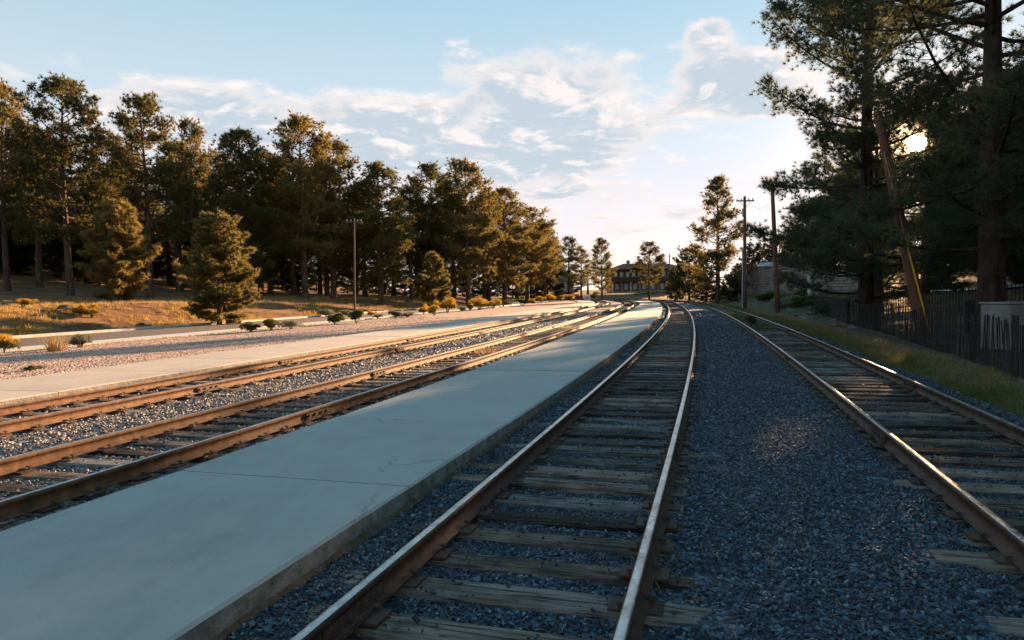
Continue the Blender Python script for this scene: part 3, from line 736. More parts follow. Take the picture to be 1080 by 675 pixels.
# pale grass tuft
X, Y = gp(58, 371, .05); t = thing('grass_tuft', 'pale straw grass tuft standing by the road', 'grass tuft', (X, Y, .02))
V, F = blades(160, np.zeros((1, 3)), .75, .012, .75, np.random.default_rng(5), .22); obj('blades', tri_mesh('blades', V, F, ['dry_grass']), t)
# dry tufts between the rails of the main track and in the left track
for i, (x, y, lb) in enumerate(((704, 358, 'dry orange grass tuft between the rails of the main track'), (676, 357, 'dry grass tuft at the platform edge, lit orange'), (596, 346, 'dry grass tuft between the rails of the left near track'), (512, 372, 'thin dry weed between the rails left of the platform'), (130, 405, 'tiny dry weed at the edge of the far platform'), (655, 365, 'low dry weeds along the shaded platform foot'))):
    X, Y = gp(x, y, 0.); t = thing('dry_weed', lb, 'weed', (X, Y, -.02))
    V, F = blades(90, np.zeros((1, 3)), .26, .007, .9, np.random.default_rng(i), .35); obj('blades', tri_mesh('blades', V, F, ['dry_grass']), t)

# ------------------------------------------------------------------ pines
def pine(seed, H, R, cb, nb, nl=.26, nw=.030, k=9, dens=1.0, profile='pon', r0=None, keepout=None, mat='needles', droop=0., twigseg=True, tsc=1.0, pom=0, psp=.25, wild=.13, inner=.40):
    g = np.random.default_rng(seed); r0 = r0 or H * .019
    wob = g.normal(0, 1, 4)
    def axis(z):
        t = z / H; return np.stack([wob[0] * .012 * H * np.sin(t * 2.6) * t, wob[1] * .012 * H * np.sin(t * 3.1 + wob[2]) * t, z], -1) if np.ndim(z) else np.array([wob[0] * .012 * H * math.sin(t * 2.6) * t, wob[1] * .012 * H * math.sin(t * 3.1 + wob[2]) * t, z])
    B = MB(); zs = np.concatenate([[-.4, 0, .4], np.linspace(1.0, H * .985, 15)])
    rad = [r0 * 1.35, r0 * 1.22, r0 * 1.06] + [max(.012, r0 * (1 - (z / H)) ** .8) for z in zs[3:]]
    B.tube([tuple(axis(max(z, 0)) + (0, 0, min(z, 0))) if z < 0 else tuple(axis(z)) for z in zs], rad, 10)
    tc_, ta = [], []
    for i in range(nb):
        u = (i + g.random()) / nb; u = u ** .92
        if g.random() < .07: continue
        h = H * (cb + (.985 - cb) * u); az_ = i * 2.39996 + g.normal(0, .55)
        if profile == 'pon': pf = (1 - u ** 2.9) * (.62 + .38 * ss(u / .25)) * .93 + .12
        elif profile == 'cone': pf = (1 - u) ** .85 * (.75 + .25 * ss(u / .12)) + .05
        else: pf = (1 - u) ** .6 * (.5 + .5 * ss(u / .35)) + .07
        L = R * pf * g.uniform(.68, 1.12)
        rise = L * (-.14 + .60 * u - droop) + g.normal(0, wild) * L; curl = L * g.uniform(.12, .42)
        o = axis(h); dx, dy = math.cos(az_), math.sin(az_)
        s = np.linspace(0, 1, 6); side = g.normal(0, .12) * L
        pts = np.stack([o[0] + dx * L * s - dy * side * s ** 2, o[1] + dy * L * s + dx * side * s ** 2, o[2] + rise * s + curl * s ** 2.2], -1)
        if keepout is not None and not keepout(np.stack([np.interp(np.linspace(0, 1, 40), s, pts[:, q]) for q in range(3)], -1), .7).all(): continue
        br = max(.012, min(.075, .018 * L + .004 * (H - h) * .25))
        B.tube([tuple(q) for q in pts], [br * (1 - .85 * q) + .004 for q in s], 5, cap=False)
        nt = max(4, int(L * (5.2 if not pom else 2.5) * dens))
        for j in range(nt):
            q = (.24 if not pom else inner) + (.76 if not pom else 1 - inner) * ((j + g.random()) / nt) ** .8
            p0 = np.array([np.interp(q, s, pts[:, a]) for a in range(3)])
            sg = 1 if j % 2 else -1; tl = L * (.34 * (1.12 - q)) * g.uniform(.5, 1.3) + .12
            an = az_ + sg * g.uniform(.5, 1.15); tv = np.array([math.cos(an), math.sin(an), g.uniform(.0, .5)])
            p1 = p0 + tv * tl
            if twigseg and tl > .35: B.tube([tuple(p0), tuple((p0 + p1) / 2 + (0, 0, .02)), tuple(p1)], [.014, .010, .005], 3, cap=False)
            if pom:
                ps = psp * g.uniform(.7, 1.3); nn_ = int(pom * g.uniform(.6, 1.4)) + 1
                for e in range(nn_):
                    dq = g.normal(0, 1, 3) * ps * np.array([1, 1, .62]); tc_.append(p1 + dq); ta.append(dq / ps * .6 + tv * .4 + np.array([0, 0, .5]))
                tc_.append((p0 + p1) / 2); ta.append(tv + np.array([0, 0, .5])); continue
            m_ = max(1, int(tl * 3.4 * dens + g.random()))
            for e in range(m_):
                f = (e + 1) / m_; tc_.append(p0 + tv * tl * f + g.normal(0, .05, 3)); ta.append(tv * .8 + np.array([0, 0, .55]))
        for _ in range(3): tc_.append(pts[-1] + g.normal(0, .12, 3)); ta.append(np.array([dx, dy, .7]))
    tc_.append(axis(H * .985)); ta.append(np.array([0, 0, 1.]))
    tc_ = np.array(tc_); ta = np.array(ta)
    if keepout is not None:
        kp = keepout(tc_); tc_, ta = tc_[kp], ta[kp]
    n = len(tc_); ts = g.uniform(.7, 1.25, n) * tsc
    c = np.repeat(tc_, k, 0); a = np.repeat(ta, k, 0); tt = np.repeat(ts, k)
    d = a * .55 + g.normal(0, .62, (n * k, 3)); d /= np.linalg.norm(d, axis=1)[:, None]
    wv = np.cross(d, g.normal(0, 1, (n * k, 3))); wv /= np.linalg.norm(wv, axis=1)[:, None] + 1e-9
    ll = (nl * tt * g.uniform(.7, 1.2, n * k))[:, None]; ww = (nw * tt)[:, None]
    base = c - d * ll * .12
    V = np.stack([base - wv * ww * .5, base + wv * ww * .5, base + d * ll], 1).reshape(-1, 3)
    crown = tri_mesh('crown', V, np.arange(len(V)).reshape(-1, 3), [mat])
    return B.mesh('trunk', 'bark_backlit' if mat == 'needles_near' else 'bark', smooth=True), crown

def sun_gap(loc, rz=0., rad=.0085):
    """leaves the opening in the crown through which the low sun shows"""
    jr = np.random.default_rng(6); S3 = np.array(SUN); c0 = np.array([0, 0, CZ]); cc, sn = math.cos(rz), math.sin(rz)
    def f(P, sc=1.):
        Wp = np.stack([P[:, 0] * cc - P[:, 1] * sn, P[:, 0] * sn + P[:, 1] * cc, P[:, 2]], -1) + np.array(loc) - c0
        al = Wp @ S3; pr = np.linalg.norm(Wp - al[:, None] * S3, axis=1)
        jit = 1. if sc < 1 else jr.uniform(.75, 1.7, len(P))
        return ~((al > 0) & (pr < (rad * al + .07) * sc * jit))
    return f
NK = dict(nl=.38, nw=.070, k=15, pom=6, psp=.34, wild=.17)
VAR = [(18., 4.2) + pine(101, 18, 4.2, .24, 76, dens=1.15, **NK), (18., 4.0) + pine(102, 18, 4.0, .30, 68, dens=1.15, **NK), (18., 4.6) + pine(103, 18, 4.6, .14, 90, dens=1.15, profile='mid', **NK),
       (18., 3.4) + pine(104, 18, 3.4, .34, 58, dens=1.15, **NK), (18., 4.4) + pine(109, 18, 4.4, .18, 82, dens=1.15, **NK)]
NY = dict(nl=.32, nw=.055, k=14)
YNG = [(8., 2.8) + pine(105, 8, 2.8, .03, 104, dens=2.2, profile='mid', r0=.15, **NY), (8., 2.7) + pine(106, 8, 2.7, .02, 108, dens=2.2, profile='mid', r0=.14, **NY)]
def tree(kind, x, ytop, ybase, hw, D, label, group, name='pine_tree', zbase=None, rz=None):
    X, Y, zt = at(x, ytop, D); Xb = at(x, ybase, D)[0]
    zb = float(ground_z(Xb, Y)) if zbase is None else zbase
    H0, R0, tm, cm = kind; t = thing(name, label, 'tree', (Xb, Y, zb), group)
    obj('trunk', tm, t); obj('crown', cm, t)
    s = hw * D / FPX / (R0 * .92); t.scale = (s, s, (zt - zb) / H0); t.rotation_euler = (0, 0, random.uniform(0, 6.28) if rz is None else rz)
    return t
random.seed(8)
GL = 'pines on the left bank'
for a in ((VAR[1], 8, 92, 306, 34, 75, 'tall dark pine cut by the left edge of the picture'),
          (VAR[0], 74, 85, 306, 42, 72, 'tallest pine at the far left with long dark trunk'),
          (VAR[3], 42, 135, 306, 30, 85, 'slender dark pine half hidden left of the tallest far left pine'),
          (VAR[1], 158, 104, 308, 38, 75, 'tall pine second from the left rising above a young bushy pine'),
          (VAR[3], 205, 128, 307, 24, 90, 'narrow pine with two bare lower trunk lengths, third from the left'),
          (VAR[2], 258, 139, 309, 46, 80, 'broad full pine with golden lit right side left of the middle gap'),
          (VAR[0], 322, 125, 311, 40, 85, 'tall open topped pine rising in the middle of the left row'),
          (VAR[4], 352, 150, 310, 40, 92, 'pine with golden foliage behind the utility pole'),
          (VAR[2], 402, 175, 310, 42, 92, 'wide pine with golden lower branches right of the utility pole'),
          (VAR[1], 434, 198, 308, 26, 110, 'dark pine in the dip between the two groups of the left row'),
          (VAR[0], 456, 176, 306, 30, 115, 'dark pine at the left of the right hand group in the row'),
          (VAR[4], 494, 171, 306, 36, 112, 'tall pine with lit trunk at the centre of the right hand group'),
          (VAR[2], 532, 200, 306, 36, 125, 'rounded pine right of the centre of the right hand group'),
          (VAR[4], 556, 220, 306, 30, 140, 'lower rounded pine near the right end of the left row'),
          (VAR[1], 575, 240, 306, 18, 155, 'last and lowest pine at the right end of the left row')):
    tree(*a, GL)
for a in ((YNG[0], 126, 213, 316, 38, 58, 'young bushy pine with golden top in front of the tall dark trunks'),
          (YNG[1], 231, 226, 324, 42, 50, 'young cone shaped pine standing forward on the bank'),
          (YNG[1], 457, 267, 316, 19, 92, 'small narrow conical pine between the two groups')):
    tree(*a, 'young pines on the left bank')
GB = 'background pines behind the left row'
k = 0
for x, yt, hw, D in ((-30, 120, 34, 72), (20, 150, 34, 80), (60, 175, 32, 92), (100, 190, 36, 86), (135, 170, 30, 82), (180, 185, 34, 90), (228, 190, 30, 95), (285, 195, 34, 86), (300, 215, 30, 110), (338, 205, 34, 100),
                     (375, 215, 32, 105), (415, 230, 30, 112), (470, 225, 30, 118), (512, 235, 28, 126), (545, 245, 26, 140), (-60, 100, 36, 62), (-95, 110, 40, 60), (90, 225, 34, 120), (160, 228, 30, 125), (250, 232, 32, 130), (30, 215, 34, 120), (70, 150, 36, 76), (120, 140, 34, 78), (190, 150, 34, 80), (235, 165, 36, 84), (275, 172, 36, 80), (310, 170, 34, 84), (385, 195, 34, 92), (440, 215, 30, 100), (478, 200, 30, 104), (515, 212, 30, 112), (566, 236, 22, 130), (345, 178, 34, 90)):
    tree(VAR[k % 5], x, yt, 308, hw, D * 1.28, 'dark background pine in the shaded wood behind the left row', GB); k += 1
JUN = [(5., 2.6) + pine(220 + i, 5, 2.6, .03, 60, dens=1.8, profile='mid', nl=.26, nw=.07, k=14, r0=.14, mat='juniper') for i in range(2)]
rr = random.Random(44)
for i in range(70):
    x = -80 + 690 * ((i * 1.53) % 70 + rr.random()) / 70; D = (92 + 75 * (max(x, 0) / 600) ** 1.5) * rr.uniform(1.0, 1.5); hh = rr.uniform(4., 9.)
    X, Y, _ = at(x, 308, D); t = thing('understorey_tree', 'dark bushy young tree in the shaded wood behind the left pines', 'tree', (X, Y, float(ground_z(X, Y))), 'understorey behind the left pines')
    H0, R0, tm, cm = JUN[i % 2]; obj('trunk', tm, t); obj('crown', cm, t); q = hh / H0; t.scale = (q * 1.3, q * 1.3, q); t.rotation_euler = (0, 0, i)
for i in range(56):
    e = rr.uniform(9, 60); Y = rr.uniform(30, 130); X = float(cx('right', Y)) + e
    if abs(X * math.cos(SUN_AZ) - Y * math.sin(SUN_AZ)) < 0: continue
    if (62 < Y < 108 and e < 20) or (Y < 52 and e < 17): continue
    hh = rr.uniform(2., 5.0); t = thing('understorey_tree', 'dark bushy young tree in the shade behind the right fence', 'tree', (X, Y, float(ground_z(X, Y))), 'understorey behind the right fence')
    H0, R0, tm, cm = JUN[i % 2]; obj('trunk', tm, t); obj('crown', cm, t); q = hh / H0; t.scale = (q * 1.2, q * 1.2, q); t.rotation_euler = (0, 0, i)
# far trees round the lodge
for a in ((VAR[3], 600, 250, 308, 13, 170, 'far slender open pine at the left of the lodge'), (VAR[3], 613, 262, 308, 10, 176, 'far pine between the slender one and the dense one left of the lodge'),
          (VAR[2], 635, 252, 308, 14, 165, 'far dense dark pine directly left of the lodge'), (VAR[1], 685, 256, 316, 14, 146, 'lone far pine standing in front of the lodge')):
    tree(*a, 'far pines beside the lodge')
for i, (x, yt, hw, D) in enumerate(((590, 278, 12, 230), (648, 285, 10, 260), (576, 272, 12, 210), (620, 284, 12, 240), (668, 289, 9, 280), (706, 288, 10, 270), (722, 284, 12, 250), (560, 268, 14, 200))):
    tree(VAR[i % 5], x, yt, 306, hw, D, 'distant pine in the tree line behind the lodge', 'tree line behind the lodge')
# right side beyond the bend
ta_ = pine(210, 17, 4.6, .12, 92, dens=1.25, profile='cone', nl=.36, nw=.065, k=13, pom=5, psp=.30, wild=.12)
tree((17., 4.6) + ta_, 757, 187, 317, 35, 96, 'tall conical pine by the bend, left of the utility poles', 'pines right of the tracks')
for i, (x, yt, yb, hw, D, lb) in enumerate(((727, 264, 315, 22, 118, 'dense dark juniper at the foot of the conical pine, left side'), (712, 284, 316, 13, 122, 'low dark juniper at the end of the main track'), (745, 283, 316, 18, 108, 'round dark juniper under the conical pine'),
        (770, 290, 317, 13, 92, 'small juniper right of the conical pine trunk'), (822, 250, 288, 24, 112, 'rounded dark tree above the stone wall'), (795, 258, 288, 20, 122, 'dark tree behind the stone wall left of the white car'), (846, 240, 290, 26, 104, 'dark tree behind the stone wall right of the white car'))):
    tree(JUN[i % 2], x, yt, yb, hw, D, lb, 'dark junipers right of the tracks', 'juniper')
# the two great pines behind the fence (their crowns shade the foreground)
def big(seed, loc, H, R, cb, nb, label, **k):
    t = thing('pine_tree', label, 'tree', loc, 'pines right of the tracks')
    tm, cm = pine(seed, H, R, cb, nb, nl=.28, nw=.022, k=24, pom=6, psp=.24, wild=.20, keepout=sun_gap(loc), mat='needles_near', **k)
    obj('trunk', tm, t); obj('crown', cm, t); return t
X2, Y2, _ = at(914, 310, 31.); X1, Y1, _ = at(1046, 310, 20.5)
big(301, (X2, Y2, float(ground_z(X2, Y2))), 21., 4.8, .05, 92, 'great dark pine behind the leaning pole with the sun shining through', dens=2.0, r0=.36, droop=.03)
big(302, (X1, Y1, float(ground_z(X1, Y1))), 18.5, 6.0, .13, 76, 'great dark pine with thick trunk at the right edge behind the fence', dens=2.1, r0=.40, droop=-.02, inner=.22)
for i, (D_, sd_, H_, lb) in enumerate(((46., 305, 13.5, 'pine straight behind the gap where the sun shows'), (39., 306, 10.5, 'shorter dense pine between the two great pines'), (60., 307, 15.5, 'tall pine in the wood directly under the sun'))):
    X3 = D_ * math.tan(SUN_AZ) + (.6, -2.2, 1.5)[i]; big(sd_, (X3, D_, float(ground_z(X3, D_))), H_, 5.0, .05, 66, lb, dens=1.2, r0=.3)
NB = [(16., 4.4) + pine(310 + i, 16, 4.4, .08, 90, nl=.38, nw=.065, k=15, dens=1.35, pom=5, psp=.34, wild=.18, mat='needles_near') for i in range(2)]
k = 0
for X, Y, H, R in ((24, 17, 14, 5), (29, 25, 13, 5), (36, 36, 13, 4.8), (20, 8, 16, 4.6), (17, -1, 17, 5), (27, 3, 18, 5), (41, 58, 17, 5), (33, 12, 18, 5), (48, 48, 18, 5), (50, 72, 18, 5), (44, 26, 18, 5), (55, 92, 18, 5), (30.5, 38.5, 9, 3.2), (38, 76, 13, 4.2), (36.5, 65, 12, 4.2), (40, 89, 10.5, 4.), (23, 24.5, 12, 4.2), (25, 12, 15, 5), (40, 16, 16, 5), (35, 45, 16, 5), (62, 80, 18, 5), (56, 60, 18, 5), (60, 40, 18, 5), (70, 110, 18, 5), (64, 125, 17, 5)):
    pp = X * math.cos(SUN_AZ) - Y * math.sin(SUN_AZ)
    if abs(pp) < R * 1.1: dp = math.copysign(R * 1.15, pp) - pp; X += dp * math.cos(SUN_AZ); Y -= dp * math.sin(SUN_AZ)
    H0, R0, tm, cm = NB[k % 2]; t = thing('pine_tree', 'shaded pine in the wood behind the fence on the right', 'tree', (X, Y, float(ground_z(X, Y))), 'wood behind the right fence')
    obj('trunk', tm, t); obj('crown', cm, t); t.scale = (R / R0, R / R0, H / H0); t.rotation_euler = (0, 0, k * 1.7); k += 1

# ------------------------------------------------------------------ fence of dark pickets
FP = [(5.6, -2.), (7.6, 6.), (9.85, 13.1), (12.6, 20.9), (14.6, 27.2), (17.3, 36.), (20.6, 46.)]
fl = [0]
for a, b_ in zip(FP[:-1], FP[1:]): fl.append(fl[-1] + math.dist(a, b_))
def fpt(s):
    x = float(np.interp(s, fl, [q[0] for q in FP])); y = float(np.interp(s, fl, [q[1] for q in FP])); return x, y
FE = thing('picket_fence', 'sagging dark wooden picket fence held by wire along the right side', 'fence')
rr = random.Random(31)
PKT = []
for i in range(3):
    B = MB(); B.box((0, 0, .60), (.036, .013, 1.20), taper=1.); PKT.append(B.mesh('picket', 'picket_wood'))
PST = MB().box((0, 0, .62), (.13, .10, 1.26), taper=.92).mesh('post', 'picket_wood')
s = 6.; i = 0; farB = MB(); ang = 0.; wires = []
while s < fl[-1]:
    x, y = fpt(s); x2, y2 = fpt(min(s + .2, fl[-1])); rz = math.atan2(y2 - y, x2 - x)
    z = float(ground_z(x, y)) - .04; lean = .10 * math.sin(s * .9) + .06 * math.sin(s * 2.3 + 1) + rr.gauss(0, .025); sag = .05 * math.sin(s * 1.9) + .045 * math.sin(s * .7)
    if rr.random() < .035: s += .082; continue
    if i < 300:
        o = obj('picket', rr.choice(PKT), FE, (x, y, z + sag)); o.rotation_euler = (rr.gauss(0, .02), lean, rz); o.scale = (rr.uniform(.9, 1.2), 1, rr.uniform(.97, 1.03))
    else:
        M_ = Matrix.Rotation(rz, 3, 'Z') @ Matrix.Rotation(lean, 3, 'Y'); farB.box((x, y, z + sag + .60), (.042, .013, 1.20), M=M_)
    wires.append((x, y, z + sag)); i += 1
    s += .10 * rr.uniform(.9, 1.12)
if farB.v: tag(farB.build('far_pickets', 'picket_wood', FE), kind='stuff')
for h in (.28, .66, 1.04): MB().tube([(q[0], q[1], q[2] + h) for q in wires[::4]], .006, 4).build('wire', 'dark_metal', FE)
for px_ in (1072, 1027, 990, 925, 895, 868, 852):
    a = ray(px_, 330); best = min((abs(fpt(q)[0] / fpt(q)[1] - a.x / a.y), q) for q in np.arange(6, fl[-1], .05))[1]
    x, y = fpt(best); o = obj('post', PST, FE, (x - .05, y - .05, float(ground_z(x, y)) - .08)); o.rotation_euler = (0, .10 if px_ < 1060 else .02, .9)
    if px_ in (1072,): o.scale = (1.5, 1.2, 1.06)
# second fence of fine upright bars in the wood
F2 = thing('back_fence', 'low fence of thin dark upright bars under the great pine', 'fence'); bar = MB().box((0, 0, .55), (.03, .02, 1.1)).mesh('bar', 'dark_metal')
A, B_ = Vector((19.3, 44, 0)), Vector((20.5, 26.5, 0)); nn = 90
for i in range(nn):
    q = A.lerp(B_, i / (nn - 1)); obj('bar', bar, F2, (q.x, q.y, float(ground_z(q.x, q.y))))
for h in (.25, .95):
    MB().tube([(A.lerp(B_, i / 12).x, A.lerp(B_, i / 12).y, float(ground_z(A.lerp(B_, i / 12).x, A.lerp(B_, i / 12).y)) + h) for i in range(13)], .018, 5).build('rail', 'dark_metal', F2)

# ------------------------------------------------------------------ poles and wires
D = 23.5; tx, ty, tz = at(925.5, 118, D + 1.0); bx, by, bz = at(968, 322, D)
gz = float(ground_z(bx, by)); dv = (Vector((tx, ty, tz)) - Vector((bx, by, bz))); bb = Vector((bx, by, bz)) - dv * ((bz - gz + .3) / dv.z)
LP = thing('leaning_pole', 'leaning reddish wooden utility pole behind the fence in front of the great pine', 'utility pole', tuple(bb)); top = Vector((tx, ty, tz)) - bb
MB().tube([top * q for q in np.linspace(0, 1, 9)], [.225 - .085 * q for q in np.linspace(0, 1, 9)], 14).build('shaft', 'pole_wood', LP, smooth=True)
for q in (.63, .955): 
    c = top * q; MB().tube([tuple(c + Vector((-.19, -.1, 0))), tuple(c + Vector((.19, .1, 0)))], .022, 8).build('through_bolt', 'dark_metal', LP)
gx0, gy0, gz0 = at(956.5, 258, D - .3); hx, hy, hz = at(973.5, 323, D - .6); e = Vector((hx, hy, hz)) + (Vector((hx, hy, hz)) - Vector((gx0, gy0, gz0))) * .42
GW = thing('guy_wire', 'guy wire with bright yellow plastic guard beside the leaning pole', 'guy wire', tuple(e)); st_ = Vector((gx0, gy0, gz0)) - e
MB().tube([(0, 0, 0), tuple(st_)], .030, 8).build('guard', 'yellow_plastic', GW)
up = Vector(at(932, 160, D + .3)) - e
MB().tube([tuple(st_ * .98), tuple(up)], .008, 5).build('cable', 'galvanised', GW)

def pole(x, yt, yb, D, r, label, arm=False, name='utility_pole', xt=None, mat='pole_grey', conduit=False):
    X, Y, zt = at(xt or x, yt, D); Xb, _, _ = at(x, yb, D); zb = float(ground_z(Xb, Y)); P = thing(name, label, 'utility pole', (Xb, Y, zb - .1), 'utility poles'); H = zt - zb + .1; lean = X - Xb
    MB().tube([(lean * q, 0, H * q) for q in np.linspace(0, 1, 6)], [r * (1.1 - .35 * q) for q in np.linspace(0, 1, 6)], 10).build('shaft', mat, P, smooth=True)
    if arm:
        MB().box((lean, -.12, H - .45), (1.7, .10, .12)).build('crossarm', 'pole_grey', P)
        for q in (-.75, -.35, .35, .75):
            MB().tube([(lean + q, -.12, H - .39), (lean + q, -.12, H - .28), (lean + q, -.12, H - .16)], [.05, .07, .04], 8).build('insulator', 'insulator', P)
        MB().tube([(lean + .55, -.14, H - .5), (lean, -.14, H - 1.1)], .02, 5).build('brace', 'dark_metal', P); MB().tube([(lean - .55, -.14, H - .5), (lean, -.14, H - 1.1)], .02, 5).build('brace', 'dark_metal', P)
        MB().tube([(lean - .02, .22, H - 1.9), (lean - .02, .22, H - 1.15)], .17, 10).build('transformer', 'galvanised', P) if conduit else None
    else:
        MB().tube([(lean - .2, 0, H - .5), (lean + .45, 0, H - .45)], .035, 6).build('bracket', 'dark_metal', P)
    if conduit: MB().tube([(-r - .10, -.1, .0), (-r - .09 + lean * .5, -.1, H * .55)], .055, 8).build('conduit', 'galvanised', P)
    return Vector((X, Y, zt))
a1 = pole(785.5, 207, 318, 66, .17, 'tall utility pole with crossarm and grey conduit right of the conical pine', True, conduit=True)
a2 = pole(820.5, 198, 328, 52, .18, 'bare reddish utility pole left of the great pine', xt=814.5, mat='pole_wood')
a3 = pole(373.5, 230, 312, 74, .10, 'slim utility pole with short crossarm among the left pines', True)
a4 = pole(707, 268, 312, 150, .14, 'thin leaning pole top right of the lodge', xt=706)
def wire(p, q, sag, label, r=.012):
    pts = [tuple(p.lerp(q, t) - Vector((0, 0, sag * 4 * t * (1 - t)))) for t in np.linspace(0, 1, 25)]
    tag(MB().tube(pts, r, 4).build('overhead_wire', 'dark_metal'), label, 'wire')
wire(a1 + Vector((.3, 0, -.4)), a2 + Vector((.3, 0, -.5)), .9, 'thin sagging wire between the two upright poles on the right')
lt = bb + top * .985
wire(lt, Vector(at(1105, 32, 16)), .15, 'thin wire rising from the leaning pole to the upper right', .010)
wire(a2 + Vector((.3, 0, -.5)), lt, .5, 'thin wire from the bare pole to the leaning pole', .012)

# ------------------------------------------------------------------ stone wall, car, boxes on the right
WA, WB = Vector((34.5, 101, 0)), Vector((31.0, 58, 0)); nW = 60
SW = thing('stone_wall', 'rough stone retaining wall on the bank under the dark trees', 'wall', (0, 0, 0)); rr = random.Random(9)
wl = (WB - WA).length; wd = (WB - WA).normalized(); nrm = Vector((wd.y, -wd.x, 0)); nrm = nrm if nrm.x < 0 else -nrm
def wtop(s): return 5.05 - 1.75 * ss(s / wl)
def wbot(s): q = WA + wd * s; return min(float(ground_z(q.x - 1.2, q.y)) - .3, float(wtop(s)) - 1.6)
B = MB(); core = MB(); N_ = 30
for i in range(N_):
    s0, s1 = wl * i / N_, wl * (i + 1) / N_; q = WA + wd * ((s0 + s1) / 2); zt, zb = float(wtop((s0 + s1) / 2)) - .06, wbot((s0 + s1) / 2)
    core.box((q.x - nrm.x * .02, q.y - nrm.y * .02, (zt + zb) / 2), (wl / N_ + .002 * i, .5, zt - zb), math.atan2(wd.y, wd.x))
core.build('core', 'mortar', SW)
s = 0.; rows = []
zrow = 1.0
while zrow < 5.0:
    hh = rr.uniform(.26, .36); s = rr.uniform(0, .3)
    while s < wl - .3:
        L = rr.uniform(.45, .95); q = WA + wd * (s + L / 2)
        if wbot(s) < zrow + hh / 2 < float(wtop(s)) - hh * .4:
            B.box((q.x + nrm.x * .25, q.y + nrm.y * .25, zrow + hh / 2), (L - .05, .22 + rr.uniform(-.05, .05), hh - .045), math.atan2(wd.y, wd.x) + rr.gauss(0, .02), bev=.035)
        s += L
    zrow += hh
tag(B.build('stones', 'wall_stone', SW), kind='stuff')
for i in range(24):
    s = wl * (i + .5) / 24; q = WA + wd * s; MB().box((q.x + nrm.x * .05, q.y + nrm.y * .05, float(wtop(s)) + .02), (wl / 24 - .04, .72, .14), math.atan2(wd.y, wd.x), bev=.03).build('coping', 'wall_stone', SW)

def car(loc, rz, label):
    C = thing('parked_car', label, 'car', loc); C.rotation_euler = (0, 0, rz)
    side = [(-2.2, .35), (-2.25, .7), (-2.1, .95), (-1.35, 1.02), (-.75, 1.48), (.75, 1.52), (1.5, 1.05), (2.1, .98), (2.25, .75), (2.2, .35)]
    B = MB(); n = len(side); V = []
    for y, ins in ((-.88, 0), (-.8, .0), (.8, 0), (.88, 0)):
        for x, z in side: V.append((x * (1 if abs(y) < .85 else .985), y * (.86 if z > 1.1 else 1), z - (0 if abs(y) < .85 else .02)))
    F = [tuple(range(n)), tuple(range(3 * n, 4 * n))[::-1]]
    for l in range(3):
        for i in range(n): F.append((l * n + i, (l + 1) * n + i, (l + 1) * n + (i + 1) % n, l * n + (i + 1) % n))
    B.add(V, F).build('body', 'car_white', C)
    for sgn in (-1, 1):
        MB().add([(-1.15, sgn * .80, 1.06), (-.02, sgn * .80, 1.06), (-.02, sgn * .77, 1.42), (-.72, sgn * .77, 1.42)], [(0, 1, 2, 3)]).build('side_window', 'glass_dark', C)
        MB().add([(.05, sgn * .80, 1.06), (1.3, sgn * .80, 1.06), (.72, sgn * .77, 1.44), (.05, sgn * .77, 1.43)], [(0, 1, 2, 3)]).build('side_window', 'glass_dark', C)
        for x in (-1.4, 1.4):
            wh = MB().tube([(x, sgn * .72, .33), (x, sgn * .92, .33)], .33, 18).build('wheel', 'rubber', C); MB().tube([(x, sgn * .90, .33), (x, sgn * .935, .33)], .2, 14).build('rim', 'galvanised', wh)
        MB().box((-2.2, sgn * .62, .78), (.1, .3, .14)).build('headlight', 'pane_pale', C); MB().box((2.21, sgn * .66, .82), (.08, .24, .14)).build('tail_light', 'lamp_red', C)
    MB().add([(-1.34, -.70, 1.045), (-1.34, .70, 1.045), (-.78, .66, 1.47), (-.78, -.66, 1.47)], [(0, 1, 2, 3)]).build('windscreen', 'pane_pale', C)
    MB().add([(1.46, -.70, 1.10), (1.46, .70, 1.10), (.80, .66, 1.51), (.80, -.66, 1.51)], [(0, 1, 2, 3)]).build('rear_window', 'glass_dark', C)
xx, yy, zz = at(810, 277, 104); car((xx, yy, zz - 1.45), R_(35), 'white car parked above the stone wall')
ground_pad = MB().box((xx + 6, yy + 4, zz - 1.55), (16, 12, .2)); tag(ground_pad.build('parking_terrace', 'asphalt'), kind='structure')
# pale utility cabinet at the head of the fence
xx, yy, _ = at(857, 308, 54); zb = float(ground_z(xx, yy)); zt = at(857, 290, 54)[2]
CB = thing('utility_cabinet', 'pale blue metal utility cabinet at the far end of the picket fence', 'cabinet', (xx, yy, zb)); h = zt - zb
MB().box((0, 0, h / 2), (.62, .5, h), bev=.02).build('body', 'paint_pale_blue', CB); MB().box((0, -.262, h * .5), (.5, .02, h * .82)).build('door', 'paint_pale_blue', CB); MB().box((.2, -.285, h * .55), (.03, .03, .14)).build('handle', 'dark_metal', CB); MB().box((0, 0, .05), (.72, .6, .12)).build('base', 'block_concrete', CB)
# concrete block box behind the fence at the right edge
xx, yy, zt = at(1076, 320, 17.5); zb = float(ground_z(xx, yy))
BX = thing('concrete_trough', 'pale concrete box behind the picket fence at the right edge', 'concrete box', (xx, yy, zb)); h = zt - zb
MB().box((0, 0, h / 2), (1.45, .9, h), .12, bev=.03).build('body', 'block_concrete', BX); MB().box((0, 0, h + .02), (1.51, .96, .05), .12, bev=.012).build('lid', 'block_concrete', BX); MB().box((-.15, -.462, h * .75), (.3, .03, .25), .12).build('plate', 'lodge_tan', BX)
# grey slanted board
xx, yy, zt = at(1030, 316, 17.0); zb = float(ground_z(xx, yy)); o = MB().box((0, 0, (zt - zb) / 2), (.28, .04, zt - zb), bev=.008).build('leaning_board', 'picket_wood'); o.location = (xx, yy, zb); o.rotation_euler = (0, -.16, .2)
tag(o, 'dark board leaning against the pale concrete box', 'board')
